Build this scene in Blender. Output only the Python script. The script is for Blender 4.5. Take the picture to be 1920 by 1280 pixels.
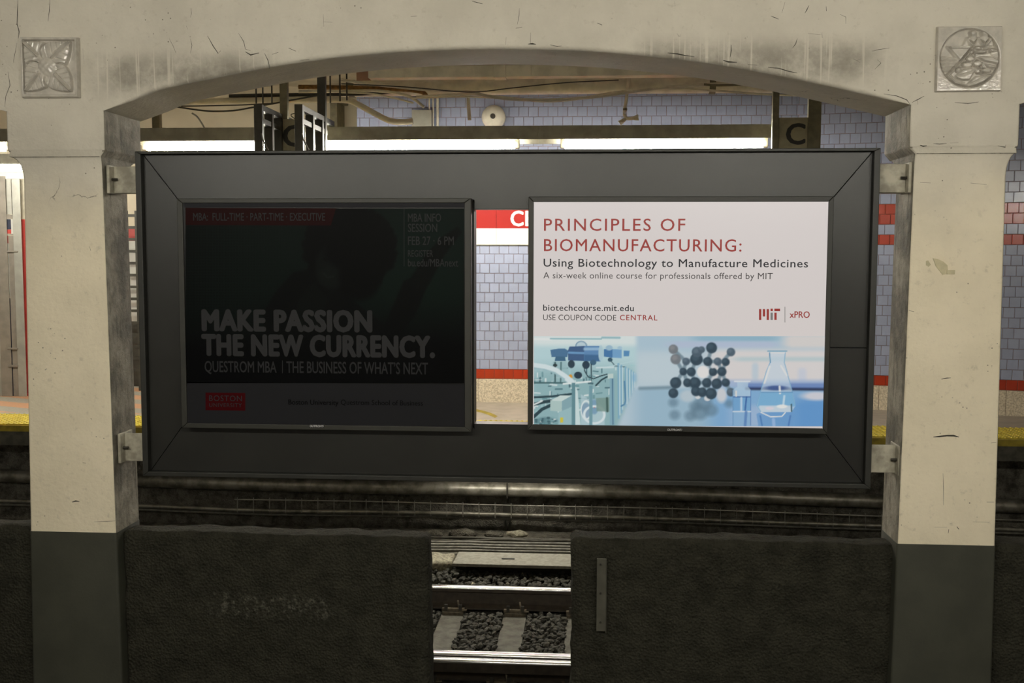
import bpy, bmesh, math, random
import numpy as np
from mathutils import Vector, Matrix, noise as mnoise

scene = bpy.context.scene
for o in list(bpy.data.objects):
    bpy.data.objects.remove(o, do_unlink=True)

# ------------------------------------------------------------------ camera
FPX, CX, CY = 2000.0, 960.0, 640.0           # focal length in pixels of the 1920 x 1280 frame
CAM = Vector((0.0, 0.0, 1.60))               # eye height above the platform (z = 0)
YAW, PITCH, ROLL = math.atan(0.0723), math.radians(4.57), 0.0027
_f = Vector((-math.sin(YAW) * math.cos(PITCH), math.cos(YAW) * math.cos(PITCH), -math.sin(PITCH)))
_r0 = Vector((math.cos(YAW), math.sin(YAW), 0.0))
_u0 = _r0.cross(_f)
_r = _r0 * math.cos(ROLL) + _u0 * math.sin(ROLL)
_u = _u0 * math.cos(ROLL) - _r0 * math.sin(ROLL)
cam_data = bpy.data.cameras.new('camera')
cam_data.sensor_width = 36.0
cam_data.lens = 36.0 * FPX / 1920.0
cam_data.clip_start = 0.05
cam = bpy.data.objects.new('camera', cam_data)
scene.collection.objects.link(cam)
cam.matrix_world = Matrix(((_r.x, _u.x, -_f.x, CAM.x), (_r.y, _u.y, -_f.y, CAM.y),
                           (_r.z, _u.z, -_f.z, CAM.z), (0, 0, 0, 1)))
scene.camera = cam

# ------------------------------------------------------------------ world, exposure, lamp power
world = bpy.data.worlds.new('station_air')
scene.world = world
world.use_nodes = True
world.node_tree.nodes['Background'].inputs[0].default_value = (1.0, 0.93, 0.78, 1)
world.node_tree.nodes['Background'].inputs[1].default_value = 0.10
scene.view_settings.view_transform = 'Standard'
scene.view_settings.look = 'None'
scene.view_settings.gamma = 1.0
scene.view_settings.exposure = 0.0
scene.view_settings.use_curve_mapping = False
scene.cycles.use_denoising = True
scene.cycles.max_bounces = 8
scene.cycles.diffuse_bounces = 4
TUBE_NEAR = 112.0                              # emission of the tubes over the near platform
TUBE_FAR = 126.0                               # emission of the tubes over the far platform
TUBE_UNDER = 26.0                             # emission of the tube under the far platform lip
TUBE_COL = (1.0, 0.96, 0.845)


def ray(px, py):
    return _f + _r * ((px - CX) / FPX) - _u * ((py - CY) / FPX)


def at(px, py, Y):                            # where the photograph's sight line meets the upright plane y = Y
    d = ray(px, py)
    return CAM + d * ((Y - CAM.y) / d.y)


def atd(px, py, D):                           # the same at camera depth D
    return CAM + ray(px, py) * D


def px_of(p):
    d = Vector(p) - CAM
    w = d.dot(_f)
    return (CX + FPX * d.dot(_r) / w, CY - FPX * d.dot(_u) / w)


def lin(c):
    return tuple((v / 255.0 / 12.92) if v / 255.0 <= 0.04045 else ((v / 255.0 + 0.055) / 1.055) ** 2.4 for v in c)


# ------------------------------------------------------------------ materials
class NT:
    def __init__(self, name):
        self.m = bpy.data.materials.new(name)
        self.m.use_nodes = True
        self.t = self.m.node_tree
        self.b = self.t.nodes['Principled BSDF']
        self.pos = None

    def node(self, kind, **kw):
        n = self.t.nodes.new(kind)
        for k, v in kw.items():
            setattr(n, k, v)
        return n

    def link(self, a, b):
        self.t.links.new(a, b)

    def P(self):
        if self.pos is None:
            self.pos = self.node('ShaderNodeNewGeometry').outputs['Position']
        return self.pos

    def scaled(self, sx, sy, sz):
        n = self.node('ShaderNodeVectorMath', operation='MULTIPLY')
        self.link(self.P(), n.inputs[0])
        n.inputs[1].default_value = (sx, sy, sz)
        return n.outputs[0]

    def noise(self, scale, detail=4, rough=0.55, vec=None):
        n = self.node('ShaderNodeTexNoise')
        n.inputs['Scale'].default_value = scale
        n.inputs['Detail'].default_value = detail
        n.inputs['Roughness'].default_value = rough
        self.link(vec if vec is not None else self.P(), n.inputs['Vector'])
        return n.outputs['Fac']

    def voronoi(self, scale, feature='F1', vec=None, out='Distance'):
        n = self.node('ShaderNodeTexVoronoi', feature=feature)
        n.inputs['Scale'].default_value = scale
        self.link(vec if vec is not None else self.P(), n.inputs['Vector'])
        return n.outputs[out]

    def step(self, v, a, b, smooth=True):
        n = self.node('ShaderNodeMapRange')
        if smooth:
            n.interpolation_type = 'SMOOTHSTEP'
        n.inputs['From Min'].default_value = a
        n.inputs['From Max'].default_value = b
        self.put(v, n.inputs['Value'])
        return n.outputs['Result']

    def put(self, v, sock):
        if isinstance(v, (int, float)):
            sock.default_value = v
        elif isinstance(v, tuple):
            sock.default_value = v if len(v) == 4 or sock.type == 'VECTOR' else v + (1.0,)
        else:
            self.link(v, sock)

    def math(self, op, a, b=0.0):
        n = self.node('ShaderNodeMath', operation=op)
        n.use_clamp = op in ('MULTIPLY', 'ADD', 'SUBTRACT', 'MAXIMUM', 'MINIMUM') and False
        self.put(a, n.inputs[0])
        self.put(b, n.inputs[1])
        return n.outputs[0]

    def mix(self, f, a, b):
        n = self.node('ShaderNodeMix', data_type='RGBA')
        n.clamp_factor = True
        self.put(f, n.inputs['Factor'])
        self.put(a, n.inputs[6])
        self.put(b, n.inputs[7])
        return n.outputs[2]

    def xyz(self):
        n = self.node('ShaderNodeSeparateXYZ')
        self.link(self.P(), n.inputs[0])
        return n.outputs

    def band(self, v, a, b, soft):            # 1 between a and b
        return self.math('MULTIPLY', self.step(v, a - soft, a + soft), self.step(v, b + soft, b - soft))

    def bump(self, h, strength, dist=0.01):
        n = self.node('ShaderNodeBump')
        n.inputs['Strength'].default_value = strength
        n.inputs['Distance'].default_value = dist
        self.put(h, n.inputs['Height'])
        self.link(n.outputs[0], self.b.inputs['Normal'])

    def out(self, color, rough=0.6, metal=0.0, spec=0.5):
        self.put(color, self.b.inputs['Base Color'])
        self.put(rough, self.b.inputs['Roughness'])
        self.b.inputs['Metallic'].default_value = metal
        self.b.inputs['Specular IOR Level'].default_value = spec
        return self.m


def plain(name, c, rough=0.6, metal=0.0, var=0.25, scale=9.0, bump=0.0, bscale=60.0, spec=0.5, c2=None):
    t = NT(name)
    dark = c2 if c2 else tuple(v * (1 - var) for v in c)
    col = t.mix(t.step(t.noise(scale, 5), 0.35, 0.68), c, dark)
    if bump:
        t.bump(t.noise(bscale, 4), bump)
    return t.out(col, rough, metal, spec)


def glow(name, c, strength):
    m = bpy.data.materials.new(name)
    m.use_nodes = True
    nt = m.node_tree
    for n in list(nt.nodes):
        nt.nodes.remove(n)
    e = nt.nodes.new('ShaderNodeEmission')
    e.inputs[0].default_value = c + (1.0,)
    e.inputs[1].default_value = strength
    o = nt.nodes.new('ShaderNodeOutputMaterial')
    nt.links.new(e.outputs[0], o.inputs[0])
    return m


def printed(name, c, emit=0.0, rough=0.3, spec=0.25):
    """flat ink or a lit / unlit screen colour"""
    m = bpy.data.materials.new(name)
    m.use_nodes = True
    b = m.node_tree.nodes['Principled BSDF']
    b.inputs['Roughness'].default_value = rough
    b.inputs['Specular IOR Level'].default_value = spec
    b.inputs['Base Color'].default_value = ((0.01, 0.01, 0.01) if emit else c) + (1.0,)
    if emit:
        b.inputs['Emission Color'].default_value = c + (1.0,)
        b.inputs['Emission Strength'].default_value = emit
    return m


def screen_image(name, emit, rough=0.28, spec=0.3):
    """a display picture: colours come from the mesh attribute 'picture'"""
    m = bpy.data.materials.new(name)
    m.use_nodes = True
    nt = m.node_tree
    b = nt.nodes['Principled BSDF']
    b.inputs['Roughness'].default_value = rough
    b.inputs['Specular IOR Level'].default_value = spec
    a = nt.nodes.new('ShaderNodeAttribute')
    a.attribute_name = 'picture'
    if emit:
        b.inputs['Base Color'].default_value = (0.01, 0.01, 0.01, 1)
        nt.links.new(a.outputs['Color'], b.inputs['Emission Color'])
        b.inputs['Emission Strength'].default_value = emit
    else:
        nt.links.new(a.outputs['Color'], b.inputs['Base Color'])
    return m


# ------------------------------------------------------------------ mesh helpers
COL = scene.collection


class MB:
    def __init__(self):
        self.v, self.f = [], []

    def add(self, vs, fs):
        n = len(self.v)
        self.v.extend([tuple(p) for p in vs])
        self.f.extend([tuple(i + n for i in f) for f in fs])
        return self

    def hexa(self, a, b):                     # two quads (same winding), joined
        vs = list(a) + list(b)
        return self.add(vs, [(0, 1, 2, 3), (7, 6, 5, 4), (0, 4, 5, 1), (1, 5, 6, 2), (2, 6, 7, 3), (3, 7, 4, 0)])

    def box(self, x0, x1, y0, y1, z0, z1):
        return self.hexa([(x0, y0, z0), (x1, y0, z0), (x1, y0, z1), (x0, y0, z1)],
                         [(x0, y1, z0), (x1, y1, z0), (x1, y1, z1), (x0, y1, z1)])

    def prism(self, poly, y0, y1):            # polygon of (x, z) pushed along y
        n = len(poly)
        vs = [(x, y0, z) for x, z in poly] + [(x, y1, z) for x, z in poly]
        fs = [tuple(range(n)), tuple(range(2 * n - 1, n - 1, -1))]
        fs += [(i + n, (i + 1) % n + n, (i + 1) % n, i) for i in range(n)]
        return self.add(vs, fs)

    def prism_x(self, poly, x0, x1):          # polygon of (y, z) pushed along x
        n = len(poly)
        vs = [(x0, y, z) for y, z in poly] + [(x1, y, z) for y, z in poly]
        fs = [tuple(range(n)), tuple(range(2 * n - 1, n - 1, -1))]
        fs += [(i + n, (i + 1) % n + n, (i + 1) % n, i) for i in range(n)]
        return self.add(vs, fs)

    def tube(self, path, r, n=8, caps=True):
        path = [Vector(p) for p in path]
        rings = []
        for i, p in enumerate(path):
            d = (path[min(i + 1, len(path) - 1)] - path[max(i - 1, 0)]).normalized()
            a = d.cross(Vector((0, 0, 1)))
            if a.length < 1e-3:
                a = d.cross(Vector((0, 1, 0)))
            a.normalize()
            b = a.cross(d)
            rr = r[i] if isinstance(r, (list, tuple)) else r
            rings.append([p + a * (rr * math.cos(2 * math.pi * k / n)) + b * (rr * math.sin(2 * math.pi * k / n)) for k in range(n)])
        vs = [q for ring in rings for q in ring]
        fs = []
        for i in range(len(rings) - 1):
            for k in range(n):
                fs.append((i * n + k, i * n + (k + 1) % n, (i + 1) * n + (k + 1) % n, (i + 1) * n + k))
        if caps:
            fs.append(tuple(range(n - 1, -1, -1)))
            m = (len(rings) - 1) * n
            fs.append(tuple(m + k for k in range(n)))
        return self.add(vs, fs)

    def mesh(self, name, m, smooth=None):
        me = bpy.data.meshes.new(name)
        me.from_pydata(self.v, [], self.f)
        bm = bmesh.new()
        bm.from_mesh(me)
        bmesh.ops.recalc_face_normals(bm, faces=bm.faces)
        bm.to_mesh(me)
        bm.free()
        me.materials.append(m)
        if smooth is not None:
            me.shade_smooth()
            me.set_sharp_from_angle(angle=math.radians(smooth))
        return me

    def obj(self, name, m, parent=None, smooth=None, bevel=0.0):
        return link(name, self.mesh(name, m, smooth), parent, bevel)


def link(name, me, parent=None, bevel=0.0):
    o = bpy.data.objects.new(name, me)
    COL.objects.link(o)
    if parent is not None:
        o.parent = parent
        o.matrix_parent_inverse = world_of(parent).inverted()
    if bevel:
        md = o.modifiers.new('edge', 'BEVEL')
        md.width = bevel
        md.segments = 2
        md.limit_method = 'ANGLE'
    return o


def world_of(o):
    m = o.matrix_basis.copy()
    if o.parent is not None:
        m = world_of(o.parent) @ o.matrix_parent_inverse @ m
    return m


def tag(o, label=None, cat=None, group=None, kind=None):
    if label:
        o['label'] = label
    if cat:
        o['category'] = cat
    if group:
        o['group'] = group
    if kind:
        o['kind'] = kind
    return o


def empty(name, loc, label, cat, group=None, kind=None):
    o = bpy.data.objects.new(name, None)
    COL.objects.link(o)
    o.location = loc
    o.empty_display_size = 0.1
    return tag(o, label, cat, group, kind)


def smoothpath(pts, n=6):
    """Catmull-Rom through 3-D points"""
    P = [Vector(p) for p in pts]
    P = [P[0] * 2 - P[1]] + P + [P[-1] * 2 - P[-2]]
    out = []
    for i in range(1, len(P) - 2):
        for k in range(n):
            t = k / n
            a, b, c, d = P[i - 1], P[i], P[i + 1], P[i + 2]
            out.append(0.5 * ((2 * b) + (c - a) * t + (2 * a - 5 * b + 4 * c - d) * t * t + (3 * b - a - 3 * c + d) * t ** 3))
    out.append(P[-2])
    return out


_caps = {}


def text_mesh(s, bold=0.0, spacing=1.0):
    cu = bpy.data.curves.new('lettering', 'FONT')
    cu.body = s
    cu.space_character = spacing
    cu.resolution_u = 3
    o = bpy.data.objects.new('lettering', cu)
    COL.objects.link(o)
    dg = bpy.context.evaluated_depsgraph_get()
    dg.update()
    me = bpy.data.meshes.new_from_object(o.evaluated_get(dg))
    bpy.data.objects.remove(o, do_unlink=True)
    bpy.data.curves.remove(cu)
    if bold > 0:                              # heavier strokes: the outline set several times, slightly shifted
        b = MB()
        vs = [tuple(v.co) for v in me.vertices]
        fs = [tuple(f.vertices) for f in me.polygons]
        for k, (dx, dy) in enumerate(((0, 0), (bold, 0), (-bold, 0), (0, bold * .7), (0, -bold * .7), (bold * .7, bold * .5), (-bold * .7, bold * .5), (bold * .7, -bold * .5), (-bold * .7, -bold * .5))):
            b.add([(x + dx, y + dy, k * 4e-5) for x, y, z in vs], fs)
        bpy.data.meshes.remove(me)
        me = bpy.data.meshes.new('lettering')
        me.from_pydata(b.v, [], b.f)
    return me


def cap_height(bold):
    if bold not in _caps:
        me = text_mesh('H', bold)
        zs = [v.co.y for v in me.vertices]
        _caps[bold] = (min(zs), max(zs))
        bpy.data.meshes.remove(me)
    return _caps[bold]


def lettering(name, s, x0, x1, top, base, Y, m, parent, bold=0.0, spacing=1.0):
    """write s between pixel columns x0..x1, capitals between rows top..base, on the plane y = Y"""
    me = text_mesh(s, bold, spacing)
    c0, c1 = cap_height(bold)
    a, b, c = at(x0, base, Y), at(x1, base, Y), at((x0 + x1) / 2, top, Y)
    mid = at((x0 + x1) / 2, base, Y)
    xs = [v.co.x for v in me.vertices]
    lo, hi = min(xs), max(xs)
    kx = (b.x - a.x) / (hi - lo)
    kz = (c.z - mid.z) / (c1 - c0)
    for v in me.vertices:
        x, y = v.co.x, v.co.y
        v.co = (a.x + (x - lo) * kx, Y - v.co.z, mid.z + (y - c0) * kz)
    me.materials.append(m)
    return link(name, me, parent)


def quad_px(pts, Y):
    return [at(x, y, Y) for x, y in pts]


def flat(name, pts, Y, m, parent):            # flat polygon given by pixels on plane y = Y
    b = MB()
    b.add(quad_px(pts, Y), [tuple(range(len(pts)))])
    return b.obj(name, m, parent)


# ------------------------------------------------------------------ small picture painter
class Paint:
    def __init__(self, x0, x1, y0, y1, nx, ny, base):
        self.x0, self.x1, self.y0, self.y1, self.nx, self.ny = x0, x1, y0, y1, nx, ny
        xs = np.linspace(x0, x1, nx)
        ys = np.linspace(y0, y1, ny)
        self.X, self.Y = np.meshgrid(xs, ys)
        self.C = np.zeros((ny, nx, 3))
        self.C[:] = base

    def put(self, a, col):
        a = np.clip(a, 0, 1)[..., None]
        self.C = self.C * (1 - a) + np.asarray(col, float) * a

    def ell(self, cx, cy, rx, ry, col, soft=1.0, op=1.0, rot=0.0):
        dx, dy = self.X - cx, self.Y - cy
        if rot:
            c, s = math.cos(rot), math.sin(rot)
            dx, dy = dx * c + dy * s, -dx * s + dy * c
        d = np.sqrt((dx / rx) ** 2 + (dy / ry) ** 2)
        self.put(op * np.clip((1 - d) * min(rx, ry) / soft + 0.5, 0, 1), col)

    def ring(self, cx, cy, rx, ry, w, col, soft=0.8, op=1.0):
        d = np.abs(np.sqrt(((self.X - cx) / rx) ** 2 + ((self.Y - cy) / ry) ** 2) - 1) * min(rx, ry)
        self.put(op * np.clip((w / 2 - d) / soft + 0.5, 0, 1), col)

    def seg(self, pts, w, col, soft=0.8, op=1.0):
        a = np.zeros_like(self.X)
        for (ax, ay), (bx, by) in zip(pts[:-1], pts[1:]):
            dx, dy = bx - ax, by - ay
            L = dx * dx + dy * dy + 1e-9
            t = np.clip(((self.X - ax) * dx + (self.Y - ay) * dy) / L, 0, 1)
            d = np.hypot(self.X - ax - t * dx, self.Y - ay - t * dy)
            a = np.maximum(a, np.clip((w / 2 - d) / soft + 0.5, 0, 1))
        self.put(op * a, col)

    def poly(self, pts, col, soft=0.8, op=1.0):
        inside = np.zeros(self.X.shape, bool)
        dist = np.full(self.X.shape, 1e9)
        n = len(pts)
        for i in range(n):
            (ax, ay), (bx, by) = pts[i], pts[(i + 1) % n]
            c = (ay > self.Y) != (by > self.Y)
            xi = (bx - ax) * (self.Y - ay) / ((by - ay) if by != ay else 1e-9) + ax
            inside ^= c & (self.X < xi)
            dx, dy = bx - ax, by - ay
            L = dx * dx + dy * dy + 1e-9
            t = np.clip(((self.X - ax) * dx + (self.Y - ay) * dy) / L, 0, 1)
            dist = np.minimum(dist, np.hypot(self.X - ax - t * dx, self.Y - ay - t * dy))
        sd = np.where(inside, dist, -dist)
        self.put(op * np.clip(sd / soft + 0.5, 0, 1), col)

    def grad(self, x0, x1, y0, y1, col, op=1.0, sx=10.0, sy=10.0):
        a = np.clip((self.X - x0) / sx + .5, 0, 1) * np.clip((x1 - self.X) / sx + .5, 0, 1)
        a = a * np.clip((self.Y - y0) / sy + .5, 0, 1) * np.clip((y1 - self.Y) / sy + .5, 0, 1)
        a = a * a * (3 - 2 * a)
        self.put(op * a, col)

    def obj(self, name, Y, m, parent):
        verts = []
        xs = np.linspace(self.x0, self.x1, self.nx)
        ys = np.linspace(self.y0, self.y1, self.ny)
        for y in ys:
            for x in xs:
                verts.append(tuple(at(x, y, Y)))
        nx, ny = self.nx, self.ny
        idx = np.arange(nx * ny).reshape(ny, nx)
        q = np.stack([idx[1:, :-1], idx[1:, 1:], idx[:-1, 1:], idx[:-1, :-1]], -1).reshape(-1, 4)
        me = bpy.data.meshes.new(name)
        me.from_pydata(verts, [], q.tolist())
        s = np.clip(self.C / 255.0, 0, 1)
        l = np.where(s <= 0.04045, s / 12.92, ((s + 0.055) / 1.055) ** 2.4).reshape(-1, 3)
        rgba = np.concatenate([l, np.ones((len(l), 1))], 1).astype(np.float32)
        at_ = me.color_attributes.new('picture', 'FLOAT_COLOR', 'POINT')
        at_.data.foreach_set('color', rgba.ravel())
        me.materials.append(m)
        return link(name, me, parent)


rnd = random.Random(7)

# ------------------------------------------------------------------ key planes (metres; y runs away from the camera, z = 0 is the platform)
Y_FACE = 5.38          # arch beam and capitals, front
Y_PIL = 5.395          # pillar shaft, front
Y_BACK = 5.83          # arch beam, back
Y_PILB = 5.69          # pillar shaft, back
Z_RAIL = -1.05
Z_BED = -1.23
Y_EDGE = 9.60          # far platform edge

# ------------------------------------------------------------------ materials of the place
def cream_plaster(name, grime=False, a=(0.60, 0.555, 0.44), a2=(0.50, 0.46, 0.365), fade=False):
    t = NT(name)
    x, y, z = t.xyz()
    base = t.mix(t.step(t.noise(3.0, 6, 0.6), 0.3, 0.72), a, a2)
    base = t.mix(t.math('MULTIPLY', t.step(t.noise(26.0, 5, 0.7), 0.56, 0.75), 0.35), base, (0.34, 0.30, 0.23))
    if fade:                                  # greyer and darker towards the capital
        f = t.step(t.math('ADD', z, t.math('MULTIPLY', t.noise(2.2, 3), 0.5)), 1.85, 2.45)
        base = t.mix(f, base, t.mix(t.step(t.noise(3.0, 6, 0.6), 0.3, 0.72), (0.60, 0.56, 0.475), (0.51, 0.475, 0.40)))
    # chips and pits
    pit = t.math('MULTIPLY', t.step(t.voronoi(30.0), 0.13, 0.07), t.step(t.noise(4.0, 3), 0.56, 0.64))
    base = t.mix(pit, base, (0.16, 0.14, 0.11))
    # hairline cracks, only here and there
    warp = t.node('ShaderNodeVectorMath', operation='ADD')
    nn = t.node('ShaderNodeTexNoise')
    nn.inputs['Scale'].default_value = 6.0
    nn.inputs['Detail'].default_value = 4
    t.link(t.P(), nn.inputs['Vector'])
    sc = t.node('ShaderNodeVectorMath', operation='SCALE')
    sc.inputs['Scale'].default_value = 0.20
    t.link(nn.outputs['Color'], sc.inputs[0])
    t.link(t.P(), warp.inputs[0])
    t.link(sc.outputs[0], warp.inputs[1])
    edge = t.voronoi(2.6, 'DISTANCE_TO_EDGE', warp.outputs[0])
    crack = t.math('MULTIPLY', t.step(edge, 0.006, 0.0015), t.step(t.noise(2.4, 3), 0.64, 0.70))
    base = t.mix(t.math('MULTIPLY', crack, 0.8), base, (0.09, 0.08, 0.06))
    if grime:
        # soot smeared on the plaster over both haunches of the arch, with pale drip lines through it
        def X(px):
            return at(px, 130, Y_FACE).x
        left = t.math('MULTIPLY', t.band(x, X(180), X(500), 0.16), t.band(z, at(300, 172, Y_FACE).z, at(300, 106, Y_FACE).z, 0.06))
        right = t.math('MULTIPLY', t.band(x, X(1190), X(1640), 0.16), t.band(z, at(1450, 152, Y_FACE).z, at(1450, 82, Y_FACE).z, 0.07))
        soot = t.math('MAXIMUM', left, right)
        soot = t.math('MULTIPLY', soot, t.step(t.noise(6.0, 6, 0.7), 0.16, 0.70))
        soot = t.math('MULTIPLY', soot, t.step(y, Y_FACE + 0.03, Y_FACE + 0.004))
        soot = t.math('MULTIPLY', soot, 0.85)
        drip = t.step(t.noise(1.0, 2, 0.5, t.scaled(48.0, 0.0, 0.9)), 0.58, 0.63)
        soot = t.math('MULTIPLY', soot, t.math('SUBTRACT', 1.0, t.math('MULTIPLY', drip, 0.75)))
        base = t.mix(soot, base, (0.21, 0.19, 0.155))
    h = t.math('ADD', t.math('MULTIPLY', t.noise(5.0, 4), 1.2), t.math('MULTIPLY', t.noise(38.0, 5), 0.5))
    h = t.math('SUBTRACT', h, t.math('MULTIPLY', crack, 0.4))
    t.bump(h, 0.35, 0.02)
    return t.out(base, 0.62, 0, 0.35)


M_BEAM = cream_plaster('beam_plaster', True, (0.60, 0.56, 0.475), (0.51, 0.475, 0.40))
M_PILLAR = cream_plaster('pillar_plaster', False, (0.80, 0.715, 0.545), (0.71, 0.635, 0.48), True)
_t = NT('pillar_side_tone')


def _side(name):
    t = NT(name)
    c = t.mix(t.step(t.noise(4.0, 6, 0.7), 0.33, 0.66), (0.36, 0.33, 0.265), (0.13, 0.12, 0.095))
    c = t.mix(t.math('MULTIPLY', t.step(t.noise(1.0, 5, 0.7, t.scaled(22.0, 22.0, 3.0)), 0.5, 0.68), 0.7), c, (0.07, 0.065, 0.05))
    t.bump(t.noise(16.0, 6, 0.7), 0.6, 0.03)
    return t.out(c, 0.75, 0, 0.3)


M_SIDE = _side('pillar_side_dark_plaster')  # darker blotched and streaked plaster for side, back and underside faces
bpy.data.materials.remove(_t.m)
M_GREYPAINT = plain('grey_base_paint', (0.050, 0.051, 0.037), 0.55, var=0.22, scale=5.0, bump=0.1, bscale=90)


def rough_dark(name, c, c2, pale=None):
    t = NT(name)
    col = t.mix(t.step(t.noise(9.0, 6, 0.7), 0.35, 0.7), c, c2)
    col = t.mix(t.math('MULTIPLY', t.step(t.voronoi(60.0), 0.35, 0.12), 0.55), col, tuple(v * 0.25 for v in c))
    if pale:
        x, y, z = t.xyz()
        (px0, py0), (px1, py1) = pale
        a, b = at(px0, py1, 5.46), at(px1, py0, 5.46)
        m = t.math('MULTIPLY', t.band(x, a.x, b.x, 0.05), t.band(z, a.z, b.z, 0.02))
        m = t.math('MULTIPLY', m, t.step(t.noise(24.0, 5, 0.75), 0.48, 0.66))
        col = t.mix(t.math('MULTIPLY', m, 0.7), col, (0.15, 0.145, 0.115))
    t.bump(t.math('ADD', t.noise(45.0, 6, 0.7), t.math('MULTIPLY', t.voronoi(70.0), 0.6)), 0.9, 0.02)
    return t.out(col, 0.9, 0, 0.15)


M_LOWWALL = rough_dark('sooty_sprayed_concrete', (0.044, 0.042, 0.030), (0.025, 0.024, 0.017), ((395, 1118), (622, 1155)))
M_UNDER = rough_dark('sooty_wall_under_platform', (0.20, 0.185, 0.15), (0.05, 0.046, 0.037))
M_BED = rough_dark('dark_track_bed', (0.06, 0.055, 0.045), (0.03, 0.028, 0.022))
M_CEIL = plain('dusty_cream_ceiling', (0.64, 0.60, 0.505), 0.8, var=0.3, scale=2.0)
M_NEARWALL = plain('pale_wall_tile', (0.42, 0.42, 0.42), 0.4, var=0.1)
M_FLOOR_NEAR = plain('near_platform_floor', (0.30, 0.26, 0.20), 0.5, var=0.2)
M_CREAMWALL = plain('cream_painted_wall', (0.56, 0.50, 0.37), 0.6, var=0.12, scale=2.0)
M_GROUT = plain('brown_pink_grout', (0.36, 0.22, 0.17), 0.85, var=0.25, scale=3.0)
M_BASECONC = plain('speckled_concrete_base', (0.76, 0.66, 0.50), 0.8, scale=70.0, c2=(0.46, 0.385, 0.275), bump=0.5, bscale=90)


def tile_mat(name, c, rough=0.16):
    t = NT(name)
    info = t.node('ShaderNodeObjectInfo')
    col = t.mix(t.math('MULTIPLY', info.outputs['Random'], 0.5), c, tuple(v * 0.84 for v in c))
    col = t.mix(t.math('MULTIPLY', t.step(t.noise(9.5, 3), 0.4, 0.7), 0.35), col, tuple(v * 0.8 for v in c))
    t.bump(t.noise(30.0, 2), 0.05, 0.01)
    return t.out(col, rough, 0, 0.5)


M_TILE = tile_mat('lavender_blue_glaze', (0.362, 0.395, 0.53))
M_TILERED = tile_mat('red_glaze', (0.42, 0.045, 0.018))


def _platform_floor():
    t = NT('far_platform_pavers')
    x, y, z = t.xyz()
    base = t.mix(t.step(t.noise(6.0, 5), 0.35, 0.66), (0.375, 0.325, 0.26), (0.31, 0.27, 0.215))
    # diagonal bands of orange and grey-green pavers on the wide part of the platform
    d = t.math('ADD', t.math('MULTIPLY', x, 0.8), t.math('MULTIPLY', y, 2.0))
    w = t.math('FRACT', t.math('MULTIPLY', d, 0.9))
    orange = t.mix(t.step(t.noise(40.0, 3), 0.4, 0.6), (0.50, 0.255, 0.13), (0.42, 0.235, 0.14))
    grey = t.mix(t.step(t.noise(40.0, 3), 0.4, 0.6), (0.30, 0.285, 0.235), (0.25, 0.24, 0.20))
    diag = t.mix(t.step(w, 0.48, 0.54), orange, grey)
    m = t.step(x, -3.7, -3.9)
    col = t.mix(m, base, diag)
    border = t.math('MULTIPLY', m, t.band(y, 10.2, 10.36, 0.02))
    col = t.mix(border, col, (0.26, 0.27, 0.235))
    t.bump(t.noise(90.0, 3), 0.15, 0.005)
    return t.out(col, 0.5, 0, 0.35)


M_FARFLOOR = _platform_floor()
M_YELLOW = plain('worn_yellow_tactile', (0.56, 0.44, 0.035), 0.55, var=0.3, scale=16.0)
M_YELLOWEDGE = plain('dirty_yellow_edge_paint', (0.36, 0.27, 0.02), 0.6, var=0.4, scale=12.0)
M_SLAB = plain('dark_slab_concrete', (0.085, 0.08, 0.06), 0.8, var=0.5, scale=14.0)
M_RAILTOP = plain('polished_rail_steel', (0.86, 0.85, 0.84), 0.24, 1.0, var=0.05)
M_RUST = plain('rusty_rail_steel', (0.050, 0.038, 0.026), 0.75, 0.2, var=0.4, scale=20.0)
M_TIE = plain('weathered_grey_tie', (0.14, 0.135, 0.112), 0.85, scale=12.0, c2=(0.085, 0.08, 0.064), bump=0.5, bscale=40)
M_PLATE = plain('rusty_tie_plate', (0.13, 0.105, 0.07), 0.65, 0.4, var=0.5, scale=30.0)
M_STONE = plain('grey_ballast_stone', (0.075, 0.071, 0.056), 0.85, scale=30.0, c2=(0.034, 0.032, 0.026))
M_PLANK = plain('grey_cover_board', (0.30, 0.285, 0.235), 0.7, scale=30.0, c2=(0.22, 0.205, 0.17))
M_RUBBLE = plain('pale_broken_concrete', (0.40, 0.37, 0.27), 0.85, scale=40.0, c2=(0.16, 0.145, 0.11), bump=0.6, bscale=50)
M_CABLE = plain('grey_cable_sheath', (0.17, 0.16, 0.13), 0.55, var=0.4, scale=20.0)
M_PIPE = plain('galvanised_pipe', (0.34, 0.32, 0.27), 0.42, 0.6, scale=10.0, c2=(0.15, 0.14, 0.11))
M_WIRE = plain('galvanised_wire', (0.40, 0.385, 0.33), 0.4, 0.6, var=0.3)
M_CREAMPIPE = plain('cream_painted_pipe', (0.76, 0.71, 0.575), 0.55, var=0.25, scale=6.0)
M_DARKSTEEL = plain('dark_painted_steel', (0.055, 0.052, 0.04), 0.5, 0.2, var=0.35, scale=10.0)
M_OLIVE = plain('olive_painted_steel', (0.20, 0.18, 0.11), 0.6, 0.1, var=0.3, scale=14.0)
M_MARKER = plain('faded_olive_marker', (0.36, 0.325, 0.215), 0.6, 0.0, var=0.2, scale=12.0)
M_RUSTPATCH = plain('rusty_orange_stain', (0.25, 0.13, 0.03), 0.8, var=0.5, scale=30.0)
M_BLACKPAINT = plain('black_letter_paint', (0.03, 0.028, 0.024), 0.6)
M_BOARD = plain('satin_charcoal_panel', (0.0165, 0.0165, 0.0145), 0.36, 0.0, var=0.18, scale=6.0, bump=0.04, bscale=200, spec=0.45)
M_LIP = plain('dark_frame_steel', (0.020, 0.020, 0.016), 0.5, 0.0, var=0.3)
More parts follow.
